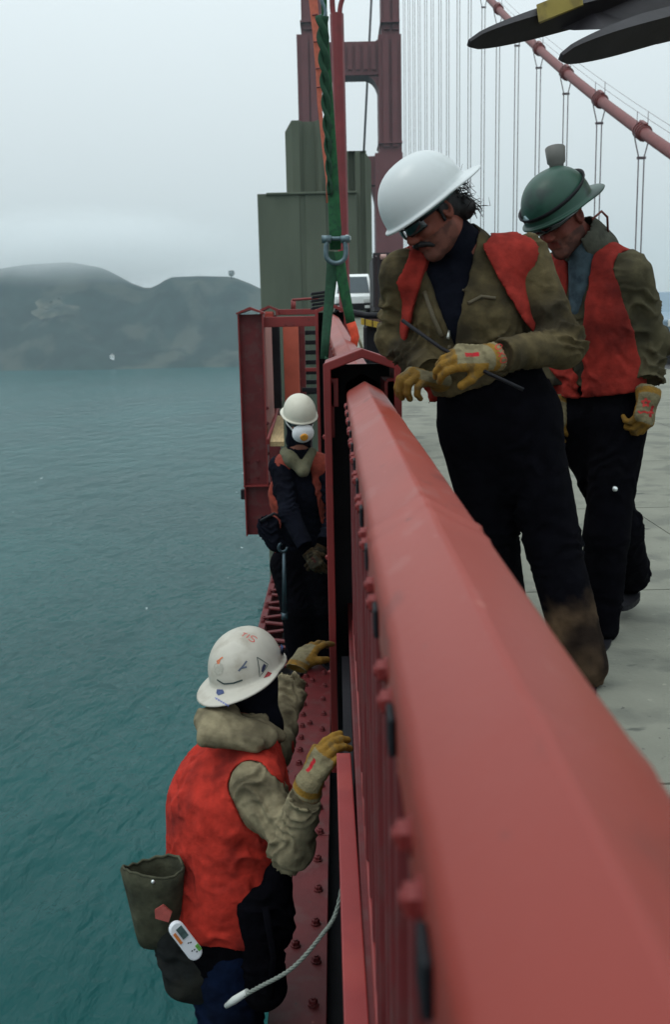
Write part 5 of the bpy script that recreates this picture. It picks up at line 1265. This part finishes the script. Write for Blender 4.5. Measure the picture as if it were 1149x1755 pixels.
def mbx(u0, u1, v0, v1, nm, m, z0=.0095, z1=.0125): MB().prism([(u0,v0),(u1,v0),(u1,v1),(u0,v1)], c+nn*z0, dl, dw, nn, z1-z0).build(nm, m, mo)
s1 = 1 if dw.dot(_r) > 0 else -1
mbx(-.052,-.012, -.004*s1, .017*s1, 'screen', mat('lcd_grey', (.07,.11,.11), rough=.2, var=.3, vscale=60)); mbx(-.046,-.006, -.019*s1, -.010*s1, 'orange_stripe', colr('orange_plastic', (.55,.16,.03)))
mbx(.030,.052, .012*s1, .0235*s1, 'green_button', colr('green_plastic', (.12,.36,.06)), .004, .012)
for k, (u, v_) in enumerate(((.006,.0),(.010,.006),(.034,-.006),(.036,.002),(.046,.004))): mbx(u, u+.004, v_*s1, (v_+.005)*s1, 'marking', M_dark, .0095, .0108)
# rope lanyard: twisted line from the belt up to the rail
pts = []; ctrl = [at(390,1722,2.72), at(440,1694,2.66), at(500,1660,2.64), at(550,1605,2.66), at(578,1558,2.72), V(.010,2.71,-.26), V(.029,2.70,-.14)]
def cat(P, n=10):
    out = []
    for i in range(len(P)-1):
        p0, p1, p2, p3 = P[max(i-1,0)], P[i], P[i+1], P[min(i+2,len(P)-1)]
        for k in range(n):
            t = k/n; out.append(.5*((2*p1)+(-p0+p2)*t+(2*p0-5*p1+4*p2-p3)*t*t+(-p0+3*p1-3*p2+p3)*t**3))
    return out+[P[-1]]
ctrl = [Vector(p) for p in ctrl]; cl = cat(ctrl, 30)
ln = thing('rope_lanyard', 'pale twisted rope lanyard curving from the lower near worker to the rail', 'rope', tuple(ctrl[0]))
M_ropew = mat('pale_rope', (.19,.215,.19), rough=.9, var=.2, vscale=120)
for s_ in range(3):
    sp = []
    for i, p in enumerate(cl):
        a = i*.62+s_*2.094; tn = (cl[min(i+1,len(cl)-1)]-cl[max(i-1,0)]).normalized(); a1 = tn.orthogonal().normalized(); a1 = (V(0,0,1)-tn*tn.z).normalized(); a2 = tn.cross(a1); sp.append(p+(a1*math.cos(a)+a2*math.sin(a))*.0033)
    MB().tube(sp, .0036, 6).build('strand', M_ropew, ln)
MB().tube([at(388,1724,2.72), at(402,1714,2.70), at(424,1700,2.68)], [.008,.012,.010], 10).build('taped_end', mat('white_tape', (.55,.58,.55), rough=.6), ln)

# ------------------------------------------------------------------ lifting sling
YS = 6.6
def S(px, py, Y=YS): return at(px, py, Y)
M_green = mat('green_webbing', (.012,.085,.030), rough=.8, var=.2, vscale=30, col2=(.006,.03,.02), c2amt=.6, c2scale=25, bump=.2, bscale=150)
M_dgreen = mat('dark_green_webbing', (.008,.045,.022), rough=.85, var=.25, vscale=40, bump=.3, bscale=120)
M_shk = mat('shackle_steel', (.10,.15,.17), rough=.4, metal=.5, var=.2, vscale=40)
sl_ = thing('lifting_sling', 'green webbing sling hanging from above and spread round the rail', 'sling', tuple(S(575,420)))
def strap(pts, wds, th, name, m, par=sl_, fl=(1,0,0)): return MB().tube(pts, [w_*1.0 for w_ in wds], 10, flat=(fl, th)).build(name, m, par)
strap([S(550,-260), S(556,20), S(563,160), S(570,290), S(575,395), S(575,428)], [.018,.018,.028,.036,.040,.036], .22, 'main_strap', M_green)
# legs round the rail
y0 = 6.55
strap([S(574,432), S(568,480), S(562,540,6.5), S(559,575,6.45), S(556,615,6.40)], [.048,.036,.030,.028,.026], .3, 'leg', M_dgreen)
strap([S(577,432), S(587,480), S(597,530,6.6), S(601.5,553,6.6)], [.048,.036,.032,.030], .3, 'leg', M_green)
strap([S(601.5,553,6.6), S(606,566,6.6), S(609,577,6.6), S(606,600,6.6)], [.031,.031,.028,.02], .3, 'leg_end', mat('orange_webbing', (.62,.07,.03), rough=.8, var=.15, vscale=40))
# wrap under the rail
dx, dz = path2(6.5)
strap([S(556,612,6.40), V(.06+dx,6.45,.87+dz), V(.16+dx,6.5,.87+dz), S(606,602,6.6)], [.026]*4, .3, 'wrap', M_dgreen, fl=(0,1,0))
# twisted dark strap beside the main one
for ph in (0, math.pi):
    pts = []
    for i in range(60):
        t = i/59; c = S(552,30).lerp(S(566,335), t) if t < 1 else S(566,335)
        a = t*26+ph; w_ = .021*(1-.45*t); pts.append(c+V(w_*math.cos(a), w_*.6*math.sin(a)-.03, 0))
    strap(pts, [.022*(1-.4*i/59) for i in range(60)], .55, 'twisted_strap', M_dgreen)
# shackle: bow, pin with eye
sk = MB(); c = S(576,428); bow = [S(562,411), S(559,428), S(562,445), S(576,452), S(590,445), S(593,428), S(590,411)]
sko = thing('shackle', 'galvanised bow shackle joining the green sling legs', 'shackle', tuple(S(576,452)))
MB().tube(cat([Vector(p)+V(0,-.05,0) for p in bow], 6), .016, 8).build('bow', M_shk, sko)
MB().tube([S(556,410)+V(0,-.05,0), S(596,410)+V(0,-.05,0)], .014, 10).build('pin', M_shk, sko)
e = S(595,409.5)+V(0,-.05,0)
MB().tube([e+V(.019*math.cos(a),0,.014*math.sin(a)) for a in [i*math.pi/7 for i in range(15)]], .008, 6).build('pin_eye', mat('bright_shackle', (.42,.46,.46), rough=.4, metal=.4), sko)
for p in (S(560,411), S(592,411)): MB().tube([p+V(-.03,-.05,0), p+V(.03,-.05,0)], .024, 12).build('lug', M_shk, sko)
# hook above, off the top of the picture
hk = thing('crane_hook', 'small steel hook holding the top of the green sling', 'hook', tuple(S(553,25)))
MB().tube(cat([S(553,-30), S(552,0), S(556,12), S(558,24), S(553,33), S(548,26)], 6), .012, 8).build('hook', M_shk, hk)
MB().tube([S(553,-30), S(548,-420)], .008, 6).build('wire', M_dark, hk)
# orange strap hanging beside the sling
os_ = thing('orange_strap', 'faded orange lifting strap hanging left of the green sling', 'strap', tuple(S(562,345,6.9)))
MB().tube([S(529,-260,6.9), S(537,0,6.9), S(543,60,6.9), S(547,120,6.9), S(548,180,6.9), S(556,260,6.9), S(562,310,6.9), S(562,348,6.9)], [.030,.028,.026,.022,.014,.012,.012,.010], 8, flat=((1,0,0),.2)).build('webbing', mat('faded_orange_webbing', (.50,.13,.085), rough=.85, var=.15, vscale=30), os_)
for yy_ in (26, 72, 118, 150):
    x = 539+yy_*.06; MB().tube([S(x-5.5,yy_,6.88), S(x+5,yy_-1.5,6.88)], .006, 6).build('stitch_mark', colr('strap_mark', (.20,.05,.045)), os_)

# ------------------------------------------------------------------ lamp standard
YL = 24.0
lm = thing('lamp_standard', 'slim red lamp standard with forked top rising beside the sling', 'street lamp', (at(590,520,YL).x, YL, gz(YL)))
M_lampred = mat('lamp_paint', (.17,.020,.024), rough=.5, var=.15, vscale=3, col2=(.12,.02,.02), c2amt=.5, c2scale=4)
base = at(592, 560, YL); base.z = gz(YL); tip = at(577.5, 24, YL)
def taper(a, b_, ra, rb, nm): MB().tube([a, b_], [ra, rb], 4 if 0 else 8, smooth=False).build(nm, M_lampred, lm)
taper(base, at(589.5,440,YL), .135, .128, 'base_shaft'); taper(at(589.5,440,YL), tip, .128, .155, 'shaft')
for e, pts in ((0, [(573.5,30),(570,10),(569.5,-60),(569,-260)]), (1, [(582,32),(583,16),(586,2),(594,-14),(612,-30),(640,-45)])):
    P_ = [at(x, y, YL) for x, y in pts]; MB().tube(cat(P_, 5), .062 if e == 0 else .055, 8).build('arm', M_lampred, lm)
hd = at(645,-40,YL); MB().sphere(hd, .28, 14, (1.2,.8,.6)).build('lamp_head', M_lampred, lm); MB().sphere(hd-V(0,0,.1), .2, 12, (1.1,.7,.6)).build('lamp_glass', mat('lamp_glass', (.5,.48,.4), rough=.3), lm)
# ------------------------------------------------------------------ vehicles on the roadway
def vehicle_box(): pass
YV = 46.0
gv = at(609, 545, YV); 
van = thing('parked_van', 'white van parked on the roadway below the concrete pylon', 'van', (at(606,500,YV).x, YV, gz(YV)))
vx = at(606,500,YV).x; zg = gz(YV)+.0; hw = .86; zr = at(606,468.5,YV).z; zh = zr-zg
M_van = mat('van_white', (.70,.73,.72), rough=.3, var=.03, spec=.5)
M_wind = mat('windscreen', (.025,.045,.055), rough=.08, var=.05, spec=.6)
prof = [(-.05,.36),(-.12,.62),(-.10,.98),(.10,1.06),(.62,zh-.08),(.85,zh),(4.2,zh),(4.35,zh-.15),(4.4,.4)]   # y (from front), z
def vbody():
    mb = MB(); vs = []; n = len(prof)
    for sx_, sh_ in ((-1,0),(1,0)):
        for (yv, zv) in prof:
            tw_ = hw*(1-.16*max(0,(zv-1.0)/(zh-1.0))); vs.append((vx+sx_*tw_, YV+yv, zg+zv))
    fs = [tuple(range(n)), tuple(range(2*n-1,n-1,-1))]+[(i,(i+1)%n,n+(i+1)%n,n+i) for i in range(n)]
    return mb.add(vs, fs)
vb = vbody().build('body', M_van, van); bv = vb.modifiers.new('b','BEVEL'); bv.width = .05; bv.segments = 3
def vface(u0, u1, t0, t1, nm, m, lift=.02):
    """panel on the raked windscreen plane"""
    a = Vector((vx, YV+.10, zg+1.06)); b_ = Vector((vx, YV+.62, zg+zh-.08)); nv = Vector((0,-(b_.z-a.z),(b_.y-a.y))).normalized()
    P_ = []
    for (u, t) in ((u0,t0),(u1,t0),(u1,t1),(u0,t1)):
        tw_ = hw*(1-.16*t)*.93; P_.append(a.lerp(b_, t)+Vector((u*tw_,0,0))+nv*lift)
    return MB().add(P_+[p-nv*.03 for p in P_], [(0,1,2,3),(7,6,5,4),(0,4,5,1),(1,5,6,2),(2,6,7,3),(3,7,4,0)]).build(nm, m, van)
vface(-.93,.93,.07,.93,'windscreen',M_wind)
MB().box((vx-.35,YV+1.2,zg+1.0),(vx+.2,YV+1.5,zg+1.62),.05).build('seat', M_dark, van)
MB().box((vx-hw-.01,YV-.22,zg+.36),(vx+hw+.01,YV-.08,zg+.66),.03).build('bumper', M_dark, van)
for e in (-1, 1):
    MB().box((vx+e*.62-.16,YV-.16,zg+.68),(vx+e*.62+.16,YV-.09,zg+.86),.02).build('headlight', mat('lamp_lens', (.6,.62,.6), rough=.15), van)
    MB().box((vx+e*.62-.12,YV-.24,zg+.44),(vx+e*.62+.12,YV-.215,zg+.56),.01).build('indicator', mat('lamp_lens', (.6,.62,.6)), van)
    MB().box((vx+e*(hw+.13)-.09,YV+.45,zg+1.2),(vx+e*(hw+.13)+.09,YV+.55,zg+1.45),.03).build('mirror', M_van, van)
    MB().add([(vx+e*(hw*.99),YV+.55,zg+1.05),(vx+e*(hw*.99),YV+1.5,zg+1.05),(vx+e*(hw*.87),YV+1.5,zg+zh-.2),(vx+e*(hw*.87),YV+.85,zg+zh-.2)], [(0,1,2,3)]).build('side_window', M_wind, van)
    for yy_ in (.65, 3.5):
        wl = MB().tube([(vx+e*(hw-.2),YV+yy_,zg+.33),(vx+e*(hw+.01),YV+yy_,zg+.33)], .33, 22).build('wheel', M_dark, van)
        MB().tube([(vx+e*(hw+.0),YV+yy_,zg+.33),(vx+e*(hw+.02),YV+yy_,zg+.33)], .19, 18).build('rim', M_brass, wl)
# stake-sided truck between the van and the leaning worker
YT = 40.0
tk = thing('stake_truck', 'dark stake-sided truck behind the leaning worker', 'truck', (at(690,500,YT).x, YT, gz(YT)))
x0, x1 = at(642,500,YT).x, at(742,500,YT).x; z1 = at(660,433,YT).z; z0 = gz(YT)+.75
M_truck = mat('truck_black', (.015,.010,.013), rough=.55, var=.2, vscale=4)
MB().box((x0,YT,z0-.15),(x1,YT+5,z0)).build('bed', M_truck, tk)
for k in range(14):
    xx = x0+(x1-x0)*k/13; MB().box((xx-.045,YT-.02,z0),(xx+.045,YT+.03,z1-.02)).build('stake', M_truck, tk)
MB().box((x0,YT+.035,z0),(x1,YT+.06,z1-.15)).build('tail_panel', mat('truck_panel', (.030,.012,.016), rough=.6, var=.2), tk)
MB().box((x0-.03,YT-.05,z1-.1),(x1+.03,YT+.05,z1)).build('top_rail', M_truck, tk)
for xx in (x0, x1-.04): MB().box((xx,YT+.07,z0),(xx+.04,YT+5,z1-.1)).build('side_panel', M_truck, tk)
MB().box((x0+.15,YT+5.1,gz(YT)+.5),(x1-.15,YT+6.8,z1-.6),.15).build('cab', M_truck, tk)
for xx in (x0+.12, x1-.4):
    for yy_ in (.9, 6.0): MB().tube([(xx,YT+yy_,gz(YT)+.45),(xx+.28,YT+yy_,gz(YT)+.45)], .45, 20).build('wheel', M_dark, tk)
for e in (.18, .82): MB().box((x0+(x1-x0)*e-.12,YT-.06,z0-.1),(x0+(x1-x0)*e+.12,YT-.02,z0+.05),.01).build('tail_light', colr('tail_red', (.25,.01,.01)), tk)
MB().tube([at(652,441,YT)+V(0,-.3,0), at(662,441,YT)+V(0,-.3,0)], .10, 10).build('work_lamp', mat('pale_lamp', (.42,.25,.22), rough=.5), tk)
# work cart with a yellow bar just beyond the post
YW = 9.0
wc = thing('work_cart', 'dark compressor cart with yellow bar beyond the rail post', 'cart', (at(640,600,YW).x, YW, gz(YW)))
a, b_ = at(617,612,YW), at(652,560,YW); cz = gz(YW)
MB().box((a.x+.06,YW,cz+.25),(at(668,600,YW).x,YW+.9,at(640,556,YW).z),.03).build('body', M_dark, wc)
MB().add([at(619,545,YW-.1),at(668,556,YW-.1),at(668,566,YW-.1),at(619,556,YW-.1),at(619,545,YW),at(668,556,YW),at(668,566,YW),at(619,556,YW)], [(0,1,2,3),(7,6,5,4),(0,4,5,1),(1,5,6,2),(2,6,7,3),(3,7,4,0)]).build('yellow_bar', colr('yellow_paint', (.42,.28,.03)), wc)
for k in range(3): p = at(626+k*13, 552+k*3, YW-.11); MB().box(p+V(-.004,-.01,-.04),p+V(.004,.005,.04)).build('bar_mark', M_dark, wc)
MB().tube([at(604,535,YW+.6), at(630,541,YW+.5), at(662,541,YW+.4)], .03, 8).build('hose', M_dark, wc)
for xx in (618, 640, 662):
    p = at(xx, 600, YW+.4); MB().tube([(p.x-.04,YW+.1,cz+.17),(p.x+.04,YW+.1,cz+.17)], .17, 16).build('wheel', M_dark, wc)
MB().box((at(628,538,YW+1).x,YW+1,cz+.9),(at(655,538,YW+1).x,YW+1.4,at(640,536,YW+1).z),.04).build('engine_cover', mat('rust_brown', (.10,.055,.045), rough=.8, var=.3, vscale=20), wc)
p = at(612,570,YW-.2); MB().tube([p, at(622,600,YW-.2)], .012, 6).build('strut', mat('tan_rod', (.22,.2,.13), rough=.8), wc)
# car at the right edge
YC = 22.0; cxp = at(1168,520,YC)
car = thing('parked_car', 'pale blue car just showing at the right edge of the picture', 'car', (cxp.x+.9, YC, gz(YC)))
zc = gz(YC)-.15; X0 = at(1139,520,YC).x; W_ = 1.75
cp = [(0,.35),(-.02,.75),(.75,.92),(1.35,1.38),(2.9,1.40),(3.7,.98),(4.25,.90),(4.3,.35)]; n = len(cp); vs = []
for sx_ in (0, 1):
    for yv, zv in cp: ins = .16*max(0,(zv-.92)/.48); vs.append((X0+(ins if sx_ == 0 else W_-ins), YC+yv, zc+zv+ .25))
cb = MB().add(vs, [tuple(range(n)), tuple(range(2*n-1,n-1,-1))]+[(i,(i+1)%n,n+(i+1)%n,n+i) for i in range(n)]).build('body', mat('car_blue', (.17,.24,.30), rough=.3, var=.05), car); bv = cb.modifiers.new('b','BEVEL'); bv.width = .04; bv.segments = 2
MB().add([(X0+.12,YC+.80,zc+1.20),(X0+W_-.12,YC+.80,zc+1.20),(X0+W_-.2,YC+1.32,zc+1.60),(X0+.2,YC+1.32,zc+1.60)], [(0,1,2,3)]).build('windscreen', M_wind, car)
MB().add([(X0+.0,YC+1.0,zc+1.20),(X0+.0,YC+3.4,zc+1.20),(X0+.12,YC+2.85,zc+1.58),(X0+.12,YC+1.42,zc+1.58)], [(0,1,2,3)]).build('side_window', M_wind, car)
for e in (X0+.02, X0+W_-.22):
    for yy_ in (.8, 3.4): MB().tube([(e,YC+yy_,zc+.34),(e+.2,YC+yy_,zc+.34)], .34, 18).build('wheel', M_dark, car)
for e in (.25, 1.5): MB().box((X0+e-.15,YC-.05,zc+.85),(X0+e+.15,YC-.005,zc+1.0),.01).build('headlight', mat('lamp_lens', (.6,.62,.6)), car)

# ------------------------------------------------------------------ forklift with raised forks at upper right
fl = thing('telehandler', 'raised dark steel forks with yellow paint reaching in at upper right', 'forklift', (5.6, 6.2, gz(6)))
M_fork = mat('fork_steel', (.014,.012,.016), rough=.55, var=.25, vscale=12, bump=.1, bscale=30, spec=.3)
M_yel = mat('loader_yellow', (.30,.23,.05), rough=.5, var=.12, vscale=8, col2=(.10,.07,.03), c2amt=.5, c2scale=10)
def fork(tipx, tipy, Yt, basex, basey, Yb, nm):
    a, b_ = at(tipx, tipy, Yt), at(basex, basey, Yb); d = (b_-a).normalized(); L = (b_-a).length; side = d.cross(V(0,0,1)).normalized(); up_ = side.cross(d); ro = R(48); side, up_ = side*math.cos(ro)+up_*math.sin(ro), up_*math.cos(ro)-side*math.sin(ro)
    n = 24; vs = []
    for i in range(n+1):
        t = i/n; w_ = .012+.043*math.sqrt(max(0,1-(1-min(t/.34,1))**2)); th = .014+.040*min(t/.4,1); c = a+d*L*t
        vs += [c-side*w_, c+side*w_, c+side*w_+up_*th, c-side*w_+up_*th]
    fs = [(0,1,2,3), (4*n+3,4*n+2,4*n+1,4*n)]
    for i in range(n):
        for k in range(4): fs.append((i*4+k, i*4+4+k, i*4+4+(k+1)%4, i*4+(k+1)%4))
    return MB().add(vs, fs).build(nm, M_fork, fl), a, b_, d
fo1, a1, b1, d1 = fork(806, 76, 4.2, 1185, -22, 4.9, 'fork')
fo2, a2, b2, d2 = fork(964, 100, 3.75, 1290, 10, 4.35, 'fork')
# carriage plate and yellow-painted shank over the first fork
q = [at(920,8,4.34), at(995,-22,4.46), at(1000,8,4.46), at(924,38,4.34)]
cdv = V(.02,.06,.01); MB().add([Vector(p) for p in q]+[Vector(p)+cdv for p in q], [(0,1,2,3),(7,6,5,4),(0,4,5,1),(1,5,6,2),(2,6,7,3),(3,7,4,0)]).build('painted_shank', M_yel, fl)
q = [at(925,46,4.49), at(1010,14,4.6), at(1160,-40,4.8), at(1170,66,4.6), at(1128,76,4.52), at(1052,70,4.45), at(1040,50,4.48), at(985,52,4.5)]
MB().add([Vector(p) for p in q]+[Vector(p)+V(.05,.12,.06) for p in q], [tuple(range(8)), tuple(range(15,7,-1))]+[(i,(i+1)%8,8+(i+1)%8,8+i) for i in range(8)]).build('carriage', M_fork, fl)
cz_ = b1.z
MB().box((2.1,4.0,cz_-.35),(2.3,5.4,cz_+.75),.02).build('carriage_back', M_yel, fl)
bm_a, bm_b = V(2.3,4.8,cz_+.1), V(5.4,7.6,1.9)
dd = (bm_b-bm_a).normalized(); MB().obox((bm_a+bm_b)/2, dd, dd.cross(V(0,0,1)).normalized(), dd.cross(V(0,0,1)).normalized().cross(dd), (bm_b-bm_a).length/2, .17, .2, .02).build('boom', M_yel, fl)
MB().box((4.7,6.6,.55),(6.6,10.2,1.7),.08).build('chassis', M_yel, fl); MB().box((5.6,7.4,1.7),(6.6,8.9,2.7),.08).build('cab', M_wind, fl)
for xx in (4.5, 6.5):
    for yy_ in (7.2, 9.6): MB().tube([(xx,yy_,.42),(xx+.35,yy_,.42)], .55, 22).build('wheel', M_dark, fl)
# ------------------------------------------------------------------ sea haze and the fog cap on the left hill
mb = MB().box((-2600,-120,SEA-1.5),(2600,2950,205))
hz = mb.build('haze'); tag(hz, 'pale sea haze filling the air over the strait', 'haze', kind='stuff')
m = bpy.data.materials.new('sea_haze'); m.use_nodes = True; n = m.node_tree; n.nodes.remove(n.nodes['Principled BSDF'])
pv = n.nodes.new('ShaderNodeVolumePrincipled'); pv.inputs['Color'].default_value = (.72,.90,.97,1); pv.inputs['Density'].default_value = .00014; pv.inputs['Anisotropy'].default_value = .0
n.links.new(pv.outputs[0], n.nodes['Material Output'].inputs['Volume']); hz.data.materials.append(m)
# fog cap lying on the left-hand summit
fc = at(130, 428, 2060); mb = MB().sphere((0,0,0), 1, 32)
fo = mb.build('fog_bank'); fo.location = fc; fo.scale = (420, 280, 95); tag(fo, 'soft fog cap lying over the top of the left hill', 'fog', kind='stuff')
m = bpy.data.materials.new('fog'); m.use_nodes = True; n = m.node_tree; n.nodes.remove(n.nodes['Principled BSDF'])
tc = n.nodes.new('ShaderNodeTexCoord'); ln_ = n.nodes.new('ShaderNodeVectorMath'); ln_.operation = 'LENGTH'; n.links.new(tc.outputs['Object'], ln_.inputs[0])
mr = n.nodes.new('ShaderNodeMapRange'); mr.interpolation_type = 'SMOOTHSTEP'; mr.inputs['From Min'].default_value = 1.0; mr.inputs['From Max'].default_value = .35; mr.inputs['To Min'].default_value = 0; mr.inputs['To Max'].default_value = .014
n.links.new(ln_.outputs['Value'], mr.inputs['Value']); tn = n.nodes.new('ShaderNodeTexNoise'); tn.inputs['Scale'].default_value = 2.2; n.links.new(tc.outputs['Object'], tn.inputs['Vector'])
mu = n.nodes.new('ShaderNodeMath'); mu.operation = 'MULTIPLY'; n.links.new(mr.outputs[0], mu.inputs[0]); n.links.new(tn.outputs['Fac'], mu.inputs[1])
pv = n.nodes.new('ShaderNodeVolumePrincipled'); pv.inputs['Color'].default_value = (.985,.992,.996,1); n.links.new(mu.outputs[0], pv.inputs['Density'])
n.links.new(pv.outputs[0], n.nodes['Material Output'].inputs['Volume']); fo.data.materials.append(m)
for o in bpy.data.objects:
    if 'org' in o: del o['org']
